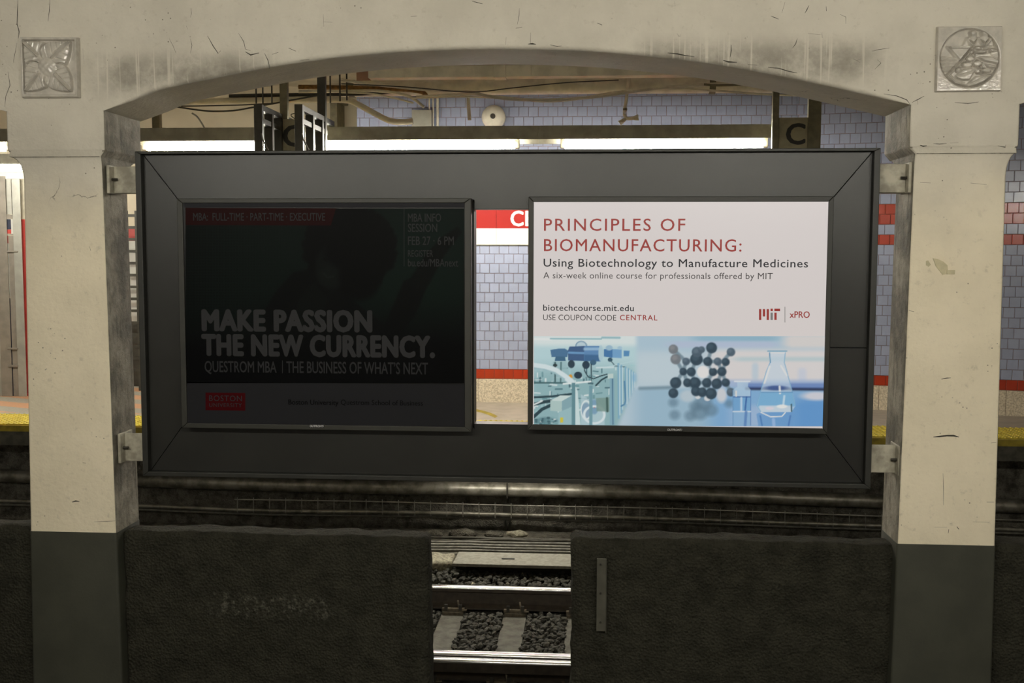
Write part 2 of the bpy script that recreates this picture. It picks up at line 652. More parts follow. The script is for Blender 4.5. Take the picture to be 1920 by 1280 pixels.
M_BEZEL = plain('dull_black_bezel', (0.018, 0.018, 0.014), 0.5, 0.0, var=0.2)
M_BEZELL = plain('worn_olive_bezel', (0.024, 0.024, 0.018), 0.5, 0.0, var=0.25)
M_BRACKET = plain('stained_white_bracket', (0.46, 0.43, 0.34), 0.6, scale=14.0, c2=(0.24, 0.22, 0.17))
M_STRAP = plain('dull_grey_strap', (0.12, 0.115, 0.09), 0.5, 0.4, var=0.3)
M_BOLT = plain('dark_bolt', (0.06, 0.055, 0.045), 0.5, 0.6)
M_TROUGH = plain('enamelled_light_trough', (0.36, 0.34, 0.27), 0.5, 0.0, var=0.25, scale=8.0)
M_TUBE_NEAR = glow('near_fluorescent_glow', TUBE_COL, TUBE_NEAR)
M_TUBE_FAR = glow('far_fluorescent_glow', TUBE_COL, TUBE_FAR)
M_HOLDER = plain('ivory_lampholder', (0.55, 0.50, 0.38), 0.5)
M_STAINLESS = plain('brushed_stainless', (0.40, 0.39, 0.34), 0.42, 0.45, var=0.2, scale=5.0)
M_STEELPOST = plain('bronze_grey_post', (0.26, 0.23, 0.19), 0.45, 0.3, var=0.2)
M_REDPANEL = plain('red_enamel_panel', (0.46, 0.055, 0.045), 0.4, var=0.15)
M_NAVY = plain('dark_navy_panel', (0.03, 0.035, 0.06), 0.3)
M_WHITEPANEL = plain('white_enamel_panel', (0.52, 0.52, 0.48), 0.35, var=0.08)
M_GLAZE = plain('taupe_ceramic_glaze', (0.52, 0.485, 0.425), 0.12, var=0.2, scale=20.0, spec=0.8, bump=0.12, bscale=70)
M_CHIP = plain('old_olive_paint', (0.56, 0.50, 0.32), 0.6, var=0.2, scale=20.0)
M_SIGNRED = printed('sign_red', (0.36, 0.009, 0.005), rough=0.5, spec=0.25)
M_SIGNWHITE = printed('sign_white', (0.80, 0.79, 0.74), rough=0.25, spec=0.5)

# ------------------------------------------------------------------ arch beam on two pillars
X_IL = at(195, 207, Y_FACE).x               # inner side of the left capital
X_IR = at(1707, 196, Y_FACE).x
X_OL = at(10, 207, Y_FACE).x
X_OR = at(1914, 196, Y_FACE).x
Z_SPRING = 0.5 * (at(195, 207, Y_FACE).z + at(1707, 196, Y_FACE).z)
arch_px = [(195, 207), (250, 187), (300, 167), (400, 146), (500, 126), (600, 111), (700, 100), (800, 94), (900, 91), (1000, 91.5), (1100, 95),
           (1200, 103), (1300, 114), (1400, 130), (1500, 149), (1600, 171), (1707, 196)]
arch = [(at(x, y, Y_FACE).x, at(x, y, Y_FACE).z) for x, y in arch_px]
arch[0] = (X_IL, Z_SPRING)
arch[-1] = (X_IR, Z_SPRING)
ap = smoothpath([(x, 0, z) for x, z in arch], 4)
arch = [(p.x, p.z) for p in ap]
span = X_IR - X_IL
pitch_l = X_IL - X_OL
# the neighbouring arches spring from the outer sides of the capitals
prof = []
for x, z in arch:                            # left neighbour
    if x - X_IL > span * 0.55:
        prof.append((X_OL - span + (x - X_IL), z))
prof += [(x, z) for x, z in arch]
for x, z in arch:
    if x - X_IL < span * 0.45:
        prof.append((X_OR + (x - X_IL), z))
Z_TOP = 3.55


def crack(parent, pts, Y, w=1.1):
    """a dark open crack in the plaster, drawn as a thin ribbon lying on the face"""
    b = MB()
    P = [at(x, y, Y) for x, y in pts]
    hw = w * Y / FPX / 2
    L_, R_ = [], []
    for i, p in enumerate(P):
        d = (P[min(i + 1, len(P) - 1)] - P[max(i - 1, 0)]).normalized()
        n = Vector((-d.z, 0, d.x))
        k = hw * (0.35 if i in (0, len(P) - 1) else rnd.uniform(0.7, 1.2))
        L_.append(p + n * k)
        R_.append(p - n * k)
    m = len(P)
    b.add(L_ + R_, [(i, i + 1, m + i + 1, m + i) for i in range(m - 1)])
    b.obj('crack', M_CRACK, parent)


M_CRACK = plain('dark_crack', (0.045, 0.04, 0.03), 0.9)


def build_beam():
    b = MB()
    n = len(prof)
    nor = []
    for i in range(n):
        a, c = prof[max(i - 1, 0)], prof[min(i + 1, n - 1)]
        d = Vector((c[0] - a[0], c[1] - a[1])).normalized()
        nor.append((-d.y, d.x))
    rows = []
    steps = 4
    ring = []
    for i, (x, z) in enumerate(prof):
        nx, nz = nor[i]
        r = 0.024 * min(1.0, min(abs(x - q) for q in (X_OL, X_IL, X_IR, X_OR)) / 0.22) + 1e-5
        if nz < 0.3:
            nx, nz = 0.0, 1.0
        col = [(x + nx * r, Y_FACE, Z_TOP)]
        top = z + nz * r
        for k in range(1, 7):
            col.append((x + nx * r, Y_FACE, Z_TOP + (top - Z_TOP) * k / 6))
        for k in range(1, steps + 1):
            a = math.pi / 2 * k / steps
            off = r * (1 - math.sin(a))
            col.append((x + nx * off, Y_FACE + r * (1 - math.cos(a)), z + nz * off))
        for k in range(1, 4):
            col.append((x, Y_FACE + r + (Y_BACK - Y_FACE - r) * k / 3, z))
        col.append((x, Y_BACK, Z_TOP))
        ring.append(col)
    m = len(ring[0])
    vs = [p for c in ring for p in c]
    fs = []
    for i in range(n - 1):
        for k in range(m):
            fs.append((i * m + k, (i + 1) * m + k, (i + 1) * m + (k + 1) % m, i * m + (k + 1) % m))
    fs.append(tuple(range(m)))
    fs.append(tuple((n - 1) * m + k for k in range(m - 1, -1, -1)))
    b.add(vs, fs)
    o = b.obj('beam', M_BEAM, None, 50)
    return tag(o, 'cream plastered concrete beam with shallow arch across the top', 'beam', kind='structure')


beam = build_beam()
for pts, w in [([(33.7, 0), (32.5, 25), (32, 45), (36, 60), (34, 72)], 1.6), ([(93.7, 0), (92.5, 20), (90, 40)], 1.5), ([(32, 80), (27, 105), (25, 118)], 0.8), ([(15, 135), (18.7, 160), (11, 180), (9, 200)], 1.3),
               ([(357, 72), (360, 85), (357, 100)], 0.9), ([(389, 67), (395, 78), (400, 87), (409, 100), (414, 95)], 1.6), ([(317, 72), (325, 87), (330, 100)], 0.9), ([(349, 48), (352, 55)], 0.9), ([(358, 15), (359, 25), (357, 33)], 0.8),
               ([(447, 62), (457, 78), (460, 92), (470, 95)], 1.0), ([(496, 100), (502, 112), (506, 129)], 1.7), ([(460, 97), (470, 103), (486, 99)], 2.4), ([(510, 102), (522, 98)], 1.8), ([(541, 90), (555, 96)], 2.2), ([(563, 113), (580, 111)], 1.2),
               ([(606, 27), (607, 50)], 0.9), ([(607, 41), (623, 42)], 0.9), ([(995, 61), (994.5, 82)], 1.4), ([(990, 82.5), (998, 82), (1005, 83)], 2.6), ([(949, 70), (948.5, 84)], 1.1), ([(974, 15), (973, 30), (970, 46)], 0.9), ([(967, 53), (979, 51)], 1.8),
               ([(1031, 84), (1045, 87), (1053, 86)], 1.4), ([(1120, 43), (1129, 47)], 2.6), ([(770, 31), (782, 30)], 1.6), ([(1252, 99), (1270, 101), (1285, 104), (1302, 106)], 2.0), ([(1356, 113), (1366, 116), (1382, 117)], 2.6), ([(1402, 121), (1420, 122)], 1.8),
               ([(1371, 84), (1371, 95), (1369, 107)], 1.8), ([(1440, 126), (1460, 128), (1480, 134), (1495, 137)], 2.0), ([(1445, 30), (1453, 33), (1460, 36)], 1.5), ([(1517, 10), (1513, 18), (1509, 25)], 1.3), ([(1549, 12), (1549.5, 21)], 1.9),
               ([(1541, 63), (1542, 71)], 1.2), ([(1575, 27), (1586, 32), (1586, 45)], 1.0), ([(1472, 4), (1466, 24)], 1.2), ([(1495, 72), (1492, 82), (1486, 90)], 1.3), ([(1515, 63), (1540, 65)], 0.9), ([(1706, 195), (1700, 187), (1682, 180), (1657, 176)], 1.3),
               ([(1710, 192), (1722, 186), (1733, 180)], 1.4), ([(1720, 187), (1721, 196)], 1.0), ([(1635, 96), (1647, 93), (1668, 90)], 1.2), ([(885, 2), (895, 5), (905, 7)], 1.8), ([(1265, 3), (1266, 12)], 0.8), ([(1600, 110), (1612, 117)], 0.9), ([(1790, 192), (1815, 194), (1835, 191)], 1.6),
               ([(1640, 130), (1652, 118), (1645, 112)], 1.0), ([(1606, 114), (1615, 110)], 0.8), ([(155, 90), (158, 120)], 0.6)]:
    crack(beam, pts, Y_FACE - 0.0008, w)



def loft(sections, rad=0.014, seg=4):
    """stack of rectangles with rounded upright edges (z, x0, x1, y0, y1)"""
    b = MB()
    vs, fs = [], []
    m = 4 * (seg + 1)
    for z, x0, x1, y0, y1 in sections:
        for cx, cy, a0 in ((x0 + rad, y0 + rad, 180), (x1 - rad, y0 + rad, 270), (x1 - rad, y1 - rad, 0), (x0 + rad, y1 - rad, 90)):
            for k in range(seg + 1):
                a = math.radians(a0 + 90 * k / seg)
                vs.append((cx + rad * math.cos(a), cy + rad * math.sin(a), z))
    for i in range(len(sections) - 1):
        for k in range(m):
            fs.append((i * m + k, i * m + (k + 1) % m, (i + 1) * m + (k + 1) % m, (i + 1) * m + k))
    fs.append(tuple(range(m - 1, -1, -1)))
    n = (len(sections) - 1) * m
    fs.append(tuple(n + k for k in range(m)))
    b.add(vs, fs)
    return b


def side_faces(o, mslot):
    """give the faces that look along x and the back their own darker, blotched plaster"""
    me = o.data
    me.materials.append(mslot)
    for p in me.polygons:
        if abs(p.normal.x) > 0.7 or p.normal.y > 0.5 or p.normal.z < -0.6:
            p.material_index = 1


def build_pillar(out_top, out_bot, in_top, in_bot, out_cap, in_cap, cap_bottom_px, paint_px, label):
    left = out_top[0] < in_top[0]
    zb = at(in_bot[0], in_bot[1], Y_PIL).z
    xo_t, xi_t = at(*out_top, Y_PIL).x, at(*in_top, Y_PIL).x
    zt = at(*in_top, Y_PIL).z
    xo_b, xi_b = at(*out_bot, Y_PIL).x, at(*in_bot, Y_PIL).x
    zcap = at(*cap_bottom_px, Y_FACE).z
    zp = at(*paint_px, Y_PIL).z

    def sec(z, xo=None, yb=Y_PILB, yf=Y_PIL, xi=None):
        t = (z - zb) / (zt - zb)
        o = (xo_b + (xo_t - xo_b) * t) if xo is None else xo
        i = (xi_b + (xi_t - xi_b) * t) if xi is None else xi
        return (z, min(o, i), max(o, i), yf, yb)
    # shaft with a cove under the capital on the outer side and at the back
    secs = [sec(zp), sec((zp + zcap) / 2), sec(zcap - 0.14)]
    base = sec(zcap - 0.14)
    xo0 = base[1] if left else base[2]
    for k in range(1, 7):
        a = math.pi / 2 * k / 6
        s = 1 - math.cos(a)
        z = zcap - 0.14 + 0.115 * math.sin(a)
        xo = xo0 + (out_cap - xo0) * s * 0.92
        secs.append(sec(z, xo, Y_PILB + (Y_BACK - Y_PILB) * s, Y_PIL + (Y_FACE + 0.003 - Y_PIL) * s))
    # the capital: a soft lip, then the block that carries the beam
    x0, x1 = min(out_cap, in_cap), max(out_cap, in_cap)
    for dz, e in ((0.0, 0.006), (0.006, 0.002), (0.014, 0.0)):
        secs.append((zcap + dz, x0 + e, x1 - e, Y_FACE + e, Y_BACK - e))
    secs.append((Z_SPRING, x0, x1, Y_FACE, Y_BACK))
    o = loft(secs).obj('pillar', M_PILLAR, None, 48)
    side_faces(o, M_SIDE)
    tag(o, label, 'pillar', kind='structure')
    lo = sec(-1.3)
    hi = sec(zp)
    loft([(lo[0], lo[1] - 0.002, lo[2] + 0.002, lo[3] - 0.002, lo[4]), (zp, hi[1] - 0.002, hi[2] + 0.002, hi[3] - 0.002, hi[4])]).obj('painted_base', M_GREYPAINT, o, 48)
    return o


pil_l = build_pillar((43, 320), (62, 1280), (192, 310), (229, 1280), X_OL, X_IL, (110, 284), (140, 997),
                     'cream square pillar under the leaf relief plaque')
pil_r = build_pillar((1887, 330), (1859, 1280), (1713, 310), (1671, 1280), X_OR, X_IR, (1800, 277), (1780, 1021),
                     'cream square pillar under the relief plaque of two figures')

for pil, pts, w in [(pil_r, [(1750, 819), (1762, 818), (1775, 816.5), (1788, 816.5), (1798, 819)], 3.2), (pil_r, [(1765, 710.5), (1775, 708.5), (1783, 708)], 2.0), (pil_r, [(1768, 887), (1769, 915), (1769, 947)], 1.0), (pil_r, [(1850, 941), (1864, 941)], 1.4),
                    (pil_r, [(1858, 830), (1868, 829)], 1.6), (pil_r, [(1794, 987), (1798, 992)], 3.2), (pil_r, [(1779, 992), (1778, 999)], 2.2), (pil_r, [(1820, 343), (1850, 346)], 1.2), (pil_r, [(1725, 342), (1745, 343)], 1.2), (pil_r, [(1704, 582), (1714, 584)], 1.6),
                    (pil_r, [(1752, 988), (1776, 988)], 0.9), (pil_r, [(1824, 978), (1855, 979)], 1.0), (pil_l, [(135, 941), (142, 939), (149, 940)], 2.6), (pil_l, [(176, 978), (200, 977), (216, 976)], 1.0), (pil_l, [(168, 462), (170, 470)], 1.4), (pil_l, [(115, 479), (116, 481)], 2.2),
                    (pil_l, [(170, 784), (172, 786)], 2.4), (pil_l, [(155, 867), (161, 868)], 1.8), (pil_l, [(66, 303), (100, 305), (130, 304)], 0.8), (pil_l, [(60, 315), (90, 314)], 0.7)]:
    crack(pil, pts, Y_PIL - 0.0008, w)
for pts, w in [([(1725, 272), (1731, 274), (1738, 273)], 2.4), ([(1750, 269), (1762, 270), (1775, 268.5)], 1.3), ([(1782, 268), (1797, 267.5)], 0.9), ([(1871, 273), (1885, 276), (1886, 271)], 1.2)]:
    crack(pil_r, pts, Y_FACE - 0.0008, w)
# peeled paint on the bright pillar
cb = MB()
cb.prism([(at(x, y, Y_PIL).x, at(x, y, Y_PIL).z) for x, y in [(1749, 484), (1757, 485), (1768, 490), (1776, 497), (1777, 507), (1773, 514), (1767, 515), (1761, 507), (1754, 498)]], Y_PIL - 0.004, Y_PIL + 0.004)
tag(cb.obj('paint_patch', M_CHIP, pil_r), 'olive patch of bare old paint')
cb = MB()
cb.box(at(1775, 505, Y_PIL).x, at(1790, 505, Y_PIL).x, Y_PIL - 0.006, Y_PIL + 0.002, at(1780, 514, Y_PIL).z, at(1780, 506, Y_PIL).z)
tag(cb.obj('survey_tag', M_CHIP, pil_r, bevel=0.001), 'small square tag')
cb = MB()
cb.prism([(at(x, y, Y_PIL).x, at(x, y, Y_PIL).z) for x, y in [(1736, 489), (1740, 488), (1745, 496), (1741, 500), (1736, 497)]], Y_PIL - 0.003, Y_PIL + 0.004)
cb.obj('paint_patch', M_CHIP, pil_r)


# ------------------------------------------------------------------ low sprayed-concrete walls between the pillars
def rough_block(name, x0, x1, y0, y1, z0, z1, res, amp, seed, m, label, cat='wall', kind='structure', freq=9.0, parent=None, slope=0.0):
    bm = bmesh.new()
    nx, ny, nz = max(2, round((x1 - x0) / res)), max(2, round((y1 - y0) / res)), max(2, round((z1 - z0) / res))
    vmap = {}

    def V(i, j, k):
        key = (i, j, k)
        if key not in vmap:
            x, y, z = x0 + (x1 - x0) * i / nx, y0 + (y1 - y0) * j / ny, z0 + (z1 - z0) * k / nz
            e = 0.02
            dx = (i == 0) - (i == nx)
            dy = (j == 0) - (j == ny)
            dz = (k == 0) - (k == nz)
            p = Vector((x, y, z))
            s = Vector((seed * 3.1, seed * 1.7, seed))
            h = mnoise.fractal(p * freq + s, 1.0, 2.0, 4) * amp + mnoise.noise(p * freq * 0.3 + s) * amp
            q = p - Vector((dx, dy, dz)) * h
            if (dx != 0) + (dy != 0) + (dz != 0) > 1:
                q += Vector((dx, dy, dz)) * e * 0.5
            q.z += slope * (x - x0) * (k / nz)
            vmap[key] = bm.verts.new(q)
        return vmap[key]
    for i in range(nx):
        for k in range(nz):
            bm.faces.new((V(i, 0, k), V(i + 1, 0, k), V(i + 1, 0, k + 1), V(i, 0, k + 1)))
            bm.faces.new((V(i, ny, k + 1), V(i + 1, ny, k + 1), V(i + 1, ny, k), V(i, ny, k)))
    for i in range(nx):
        for j in range(ny):
            bm.faces.new((V(i, j, nz), V(i + 1, j, nz), V(i + 1, j + 1, nz), V(i, j + 1, nz)))
            bm.faces.new((V(i, j + 1, 0), V(i + 1, j + 1, 0), V(i + 1, j, 0), V(i, j, 0)))
    for j in range(ny):
        for k in range(nz):
            bm.faces.new((V(0, j + 1, k), V(0, j, k), V(0, j, k + 1), V(0, j + 1, k + 1)))
            bm.faces.new((V(nx, j, k), V(nx, j + 1, k), V(nx, j + 1, k + 1), V(nx, j, k + 1)))
    me = bpy.data.meshes.new(name)
    bm.to_mesh(me)
    bm.free()
    me.materials.append(m)
    me.shade_smooth()
    o = link(name, me, parent)
    return tag(o, label, cat, kind=kind)


YW0, YW1 = 5.46, 5.63
xa, xb = at(228, 1000, YW0).x, at(803, 1005, YW0).x
z_lw = at(500, 1001, YW0).z
rough_block('wall_low_left', xa, xb, YW0, YW1, -1.3, z_lw, 0.022, 0.010, 1, M_LOWWALL, 'dark rough low wall with a pale scuff between pillar and track gap')
xa, xb = at(1071, 1010, YW0).x, at(1690, 1015, YW0).x
rough_block('wall_low_right', xa, xb, YW0, YW1, -1.3, at(1300, 1013, YW0).z, 0.022, 0.012, 2, M_LOWWALL, 'dark rough low wall carrying the steel strap')
rough_block('wall_low_far_left', at(-420, 1000, YW0).x, at(66, 1000, YW0).x, YW0, YW1, -1.3, z_lw + 0.01, 0.03, 0.010, 3, M_LOWWALL, 'dark rough low wall beyond the leaf plaque pillar')
rough_block('wall_low_far_right', at(1860, 1020, YW0).x, at(2300, 1020, YW0).x, YW0, YW1, -1.3, at(1890, 1021, YW0).z, 0.03, 0.010, 4, M_LOWWALL, 'dark rough low wall beyond the figure plaque pillar')

# steel strap on the wall
st = empty('steel_strap', at(1127, 1180, YW0), 'upright grey steel strap bolted to the dark low wall', 'strap')
p0, p1 = at(1118, 1182, YW0 - 0.02), at(1138, 1046, YW0 - 0.02)
sb = MB()
sb.box(p0.x, p1.x - 0.004, YW0 - 0.028, YW0 - 0.018, p0.z, p1.z)
sb.box(p1.x - 0.004, p1.x, YW0 - 0.028, YW0 + 0.01, p0.z - 0.01, p1.z)
sb.obj('bar', M_STRAP, st, bevel=0.002)
for py in (1058, 1112, 1166):
    c = at(1126, py, YW0 - 0.03)
    MB().tube([(c.x, YW0 - 0.036, c.z), (c.x, YW0 - 0.027, c.z)], 0.006, 6).obj('bolt', M_BOLT, st)

# ------------------------------------------------------------------ near side of the station (behind and beside the camera)
def slab(name, x0, x1, y0, y1, z0, z1, m, label, cat, parent=None):
    o = MB().box(x0, x1, y0, y1, z0, z1).obj(name, m, parent)
    return tag(o, label, cat, kind='structure')


XL, XR = -9.0, 9.0
slab('floor_near_platform', XL, XR, -3.2, 1.45, -0.3, 0.0, M_FLOOR_NEAR, 'near platform floor under the camera', 'floor')
slab('floor_near_track', XL, XR, 1.45, 5.9, -1.45, Z_BED - 0.02, M_BED, 'dark bed of the near track', 'floor')
slab('wall_near', XL, XR, -3.4, -3.2, -0.3, 3.6, M_NEARWALL, 'pale wall behind the near platform', 'wall')
slab('ceiling_near', XL, XR, -3.4, 5.7, 3.55, 3.75, M_CEIL, 'cream ceiling over the near track', 'ceiling')
slab('ceiling_far', XL - 4, XR, 5.7, 17.0, 3.75, 3.9, M_CEIL, 'dusty cream ceiling over the far platform', 'ceiling')

# ------------------------------------------------------------------ billboard frame hung between the pillars
YB = 5.40
bx0 = 0.5 * (at(252, 283, YB).x + at(270, 893, YB).x)
bx1 = 0.5 * (at(1648, 278, YB).x + at(1635, 915, YB).x)
bz1 = 0.5 * (at(252, 283, YB).z + at(1648, 278, YB).z)
bz0 = 0.5 * (at(270, 893, YB).z + at(1635, 915, YB).z)
YF = YB + 0.03                                # panel face, set back behind the lip
ix0 = at(340, 600, YF).x
ix1 = at(1553, 600, YF).x
iz1 = 0.5 * (at(600, 378, YF).z + at(1300, 372, YF).z)
iz0 = 0.5 * (at(600, 802, YF).z + at(1300, 806, YF).z)
hx0 = at(889, 600, YF).x
hx1 = at(991, 600, YF).x
hz1 = at(940, 392, YF).z
hz0 = at(940, 795, YF).z
board = empty('billboard_frame', ((bx0 + bx1) / 2, YB + 0.08, bz0), 'wide charcoal steel billboard frame hung between the two pillars', 'billboard')
g = 0.0015
YK = YF + 0.10


def trap(name, pts):                          # (x, z) corner list
    return MB().prism(pts, YF, YK).obj(name, M_BOARD, board, bevel=0.002)


L = 0.03
ox0, ox1, oz0, oz1 = bx0 + L, bx1 - L, bz0 + L * 0.8, bz1 - L * 0.5
trap('top_panel', [(ox0 + g, oz1), (ox1 - g, oz1), (ix1 - g, iz1), (hx1, iz1), (hx1, hz1), (hx0, hz1), (hx0, iz1), (ix0 + g, iz1)])
trap('bottom_panel', [(ox0 + g, oz0), (ix0 + g, iz0), (hx0, iz0), (hx0, hz0), (hx1, hz0), (hx1, iz0), (ix1 - g, iz0), (ox1 - g, oz0)])
trap('side_panel', [(ox0, oz0 + g), (ox0, oz1 - g), (ix0, iz1 - g), (ix0, iz0 + g)])
zs = at(1600, 652, YF).z
trap('side_panel', [(ox1, zs + g), (ox1, oz1 - g), (ix1, iz1 - g), (ix1, zs + g)])
trap('side_panel', [(ox1, oz0 + g), (ox1, zs - g), (ix1, zs - g), (ix1, iz0 + g)])
MB().box(ix0 - 0.01, hx0 - 0.004, YF + 0.05, YK, iz0 - 0.01, iz1 + 0.01).obj('back_panel', M_LIP, board)
MB().box(hx1 + 0.004, ix1 + 0.01, YF + 0.05, YK, iz0 - 0.01, iz1 + 0.01).obj('back_panel', M_LIP, board)


def frame_bar(a0, a1, c0, c1):                # mitred bar of the lip in the x-z plane
    MB().prism([a0, a1, c1, c0], YB - 0.006, YK + 0.03).obj('lip', M_LIP, board, bevel=0.003)


frame_bar((bx0, bz1), (bx1, bz1), (ox0, oz1), (ox1, oz1))
frame_bar((bx1, bz0), (bx0, bz0), (ox1, oz0), (ox0, oz0))
frame_bar((bx0, bz0), (bx0, bz1), (ox0, oz0), (ox0, oz1))
frame_bar((bx1, bz1), (bx1, bz0), (ox1, oz1), (ox1, oz0))
# reveal around the see-through gap
for x0_, x1_, z0_, z1_ in ((hx0 - 0.004, hx0, hz0, hz1), (hx1, hx1 + 0.004, hz0, hz1)):
    MB().box(x0_, x1_, YF - 0.004, YK + 0.01, z0_, z1_).obj('reveal', M_LIP, board)

# four brackets that hold the frame to the pillars
brk = [((207, 226), (250, 312), 362, True, 'white steel bracket at the upper corner by the leaf plaque pillar'),
       ((228, 242), (266, 812), 864, True, 'white steel bracket at the lower corner by the leaf plaque pillar'),
       ((1703, 1686), (1650, 307), 361, False, 'white steel bracket at the upper corner by the figure plaque pillar'),
       ((1684, 1672), (1636, 834), 886, False, 'white steel bracket at the lower corner by the figure plaque pillar')]
for (xp0, xp1), (xe, yt), yb_, left, label in brk:
    Yk = 5.47
    top, bot = at((xp0 + xe) / 2, yt, Yk).z, at((xp0 + xe) / 2, yb_, Yk).z
    xw = at(xp0, yt, Yk).x                    # at the pillar side
    xe_ = (bx0 + 0.01) if left else (bx1 - 0.01)
    s = 1 if left else -1
    # the pillar's inner side at this height
    pe = at(xp0, (yt + yb_) / 2, 5.44).x - s * 0.012
    r_ = empty('bracket', (pe, Yk, bot), label, 'bracket')
    MB().box(min(pe, pe + s * 0.016), max(pe, pe + s * 0.016), Yk - 0.05, Yk + 0.10, bot - 0.004, top + 0.004).obj('wall_plate', M_BRACKET, r_, bevel=0.003)
    MB().box(min(pe + s * 0.016, xe_), max(pe + s * 0.016, xe_), Yk, Yk + 0.012, bot, top).obj('arm', M_BRACKET, r_, bevel=0.003)
    MB().box(min(pe + s * 0.016, xe_), max(pe + s * 0.016, xe_), Yk + 0.012, Yk + 0.08, bot, bot + 0.01).obj('flange', M_BRACKET, r_)
    zc = (top + bot) / 2
    MB().tube([(pe + s * 0.014, Yk - 0.02, zc), (pe + s * 0.045, Yk - 0.02, zc)], 0.008, 6).obj('bolt', M_BOLT, r_)


# ------------------------------------------------------------------ the two displays
def display(name, outer, inner, label, mbez, Yf=5.345):
    """outer and inner are pixel boxes (x0, x1, ytop_left, ytop_right, ybot_left, ybot_right)"""
    def rect(b, Y):
        x0 = 0.5 * (at(b[0], b[2], Y).x + at(b[0], b[4], Y).x)
        x1 = 0.5 * (at(b[1], b[3], Y).x + at(b[1], b[5], Y).x)
        z1 = 0.5 * (at(b[0], b[2], Y).z + at(b[1], b[3], Y).z)
        z0 = 0.5 * (at(b[0], b[4], Y).z + at(b[1], b[5], Y).z)
        return x0, x1, z0, z1
    X0, X1, Z0, Z1 = rect(outer, Yf)
    a0, a1, b0, b1 = rect(inner, Yf + 0.004)
    r = empty(name, ((X0 + X1) / 2, Yf + 0.05, Z0), label, 'display')
    bz = [((X0, Z1), (X1, Z1), (a0, b1), (a1, b1)), ((X1, Z0), (X0, Z0), (a1, b0), (a0, b0)),
          ((X0, Z0), (X0, Z1), (a0, b0), (a0, b1)), ((X1, Z1), (X1, Z0), (a1, b1), (a1, b0))]
    for p, q, c, d in bz:
        MB().prism([p, q, d, c], Yf, YF - 0.0005).obj('bezel', mbez, r, bevel=0.003)
    return r, (a0, a1, b0, b1)


def in_px(rc, Y):
    """pixel box of a rect seen on plane Y (for laying out the picture)"""
    a0, a1, b0, b1 = rc
    return px_of((a0, Y, b1)), px_of((a1, Y, b1)), px_of((a0, Y, b0)), px_of((a1, Y, b0))


YS = 5.352                                    # screen faces
E = 0.0006
# ---- the dark display
dl, rl = display('advertising_display', (336, 883, 373, 370, 806, 806), (347, 871, 381, 380, 795, 798),
                 'dimmed advertising display for a business school, beside the see-through gap', M_BEZELL)
cs = in_px(rl, YS)
x0, x1 = min(c[0] for c in cs), max(c[0] for c in cs)
y0, y1 = min(c[1] for c in cs), max(c[1] for c in cs)
K = 2.7825


def c7(x, y):
    return (330 + x / K, 360 + y / K)


base_panel = MB().box(rl[0] - 0.004, rl[1] + 0.004, YS + E, YS + 0.02, rl[2] - 0.004, rl[3] + 0.004).obj('screen', printed('unlit_screen_black', (0.004, 0.004, 0.0045)), dl)


def clip(pts, rc):
    """keep pixel points inside the screen rect on plane YS"""
    out = []
    for x, y in pts:
        p = at(x, y, YS)
        p.x = min(max(p.x, rc[0]), rc[1])
        p.z = min(max(p.z, rc[2]), rc[3])
        out.append((p.x, p.z))
    return out


def patch(name, pts, lift, m, parent, rc):
    q = clip(pts, rc)
    b = MB()
    b.add([(x, YS - lift, z) for x, z in q], [tuple(range(len(q)))])
    return b.obj(name, m, parent)


dim = lambda n, c: printed(n, lin(c), 0.0, rough=0.45, spec=0.06)
D_TOP = dim('dim_grey_strip', (36, 36, 40))
D_RED = dim('dim_red_banner', (30, 3, 3))
D_TXT = dim('dim_white_lettering', (50, 50, 52))
D_TXT2 = dim('dim_grey_lettering', (46, 46, 48))
D_FOOT = dim('dim_white_footer', (36, 36, 39))
D_BLACK = dim('dim_black_lettering', (2, 2, 3))
D_CRIM = dim('dim_crimson_plate', (58, 5, 9))
patch('header_strip', [c7(40, 50), c7(1510, 50), c7(1510, 80), c7(40, 80)], 2 * E, D_TOP, base_panel, rl)
patch('footer_panel', [c7(40, 990), c7(1510, 1004), c7(1510, 1225), c7(40, 1225)], 2 * E, D_FOOT, base_panel, rl)

pt = Paint(348, 870, 391, 718, 392, 246, (14, 30, 26))
# halftone dots fading to the right, dark lower edge
pt.grad(690, 900, 380, 640, (18, 40, 33), 0.8, 260, 160)
pt.grad(300, 900, 600, 760, (6, 8, 10), 0.95, 60, 120)
pitch_d = 5.4
dx = (pt.X - 350) % pitch_d - pitch_d / 2
dy = (pt.Y - 422) % pitch_d - pitch_d / 2
rad = np.clip(2.9 - (pt.X - 350) / 85.0 - np.clip((pt.Y - 560) / 70, 0, 3), 0, 3)
pt.put(0.85 * np.clip((rad - np.hypot(dx, dy)) / 1.4 + 0.3, 0, 1) * (pt.Y > 424) * (rad > 0.15), (5, 9, 9))
hair = (5, 7, 8)
rr = random.Random(3)
hx, hy = c7(905, 300)
pt.ell(hx, hy, 82, 80, hair, 5)
for k in range(70):
    a = rr.uniform(0, 6.283)
    pt.ell(hx + 80 * math.cos(a), hy + 77 * math.sin(a), rr.uniform(5, 12), rr.uniform(5, 11), hair, 4)
# jacket, shoulders, raised arm
pt.poly([c7(p, q) for p, q in [(520, 520), (610, 420), (700, 400), (780, 470), (900, 540), (990, 620), (1090, 690), (1190, 460), (1230, 450), (1310, 490), (1250, 640), (1160, 760), (1000, 900), (500, 900), (450, 640)]], (8, 11, 12), 4)
pt.poly([c7(p, q) for p, q in [(1210, 470), (1300, 330), (1380, 240), (1470, 180), (1490, 210), (1400, 330), (1320, 480), (1280, 520)]], (9, 14, 13), 4)
pt.poly([c7(p, q) for p, q in [(640, 560), (720, 470), (790, 560), (760, 700), (600, 700)]], (13, 19, 18), 5)
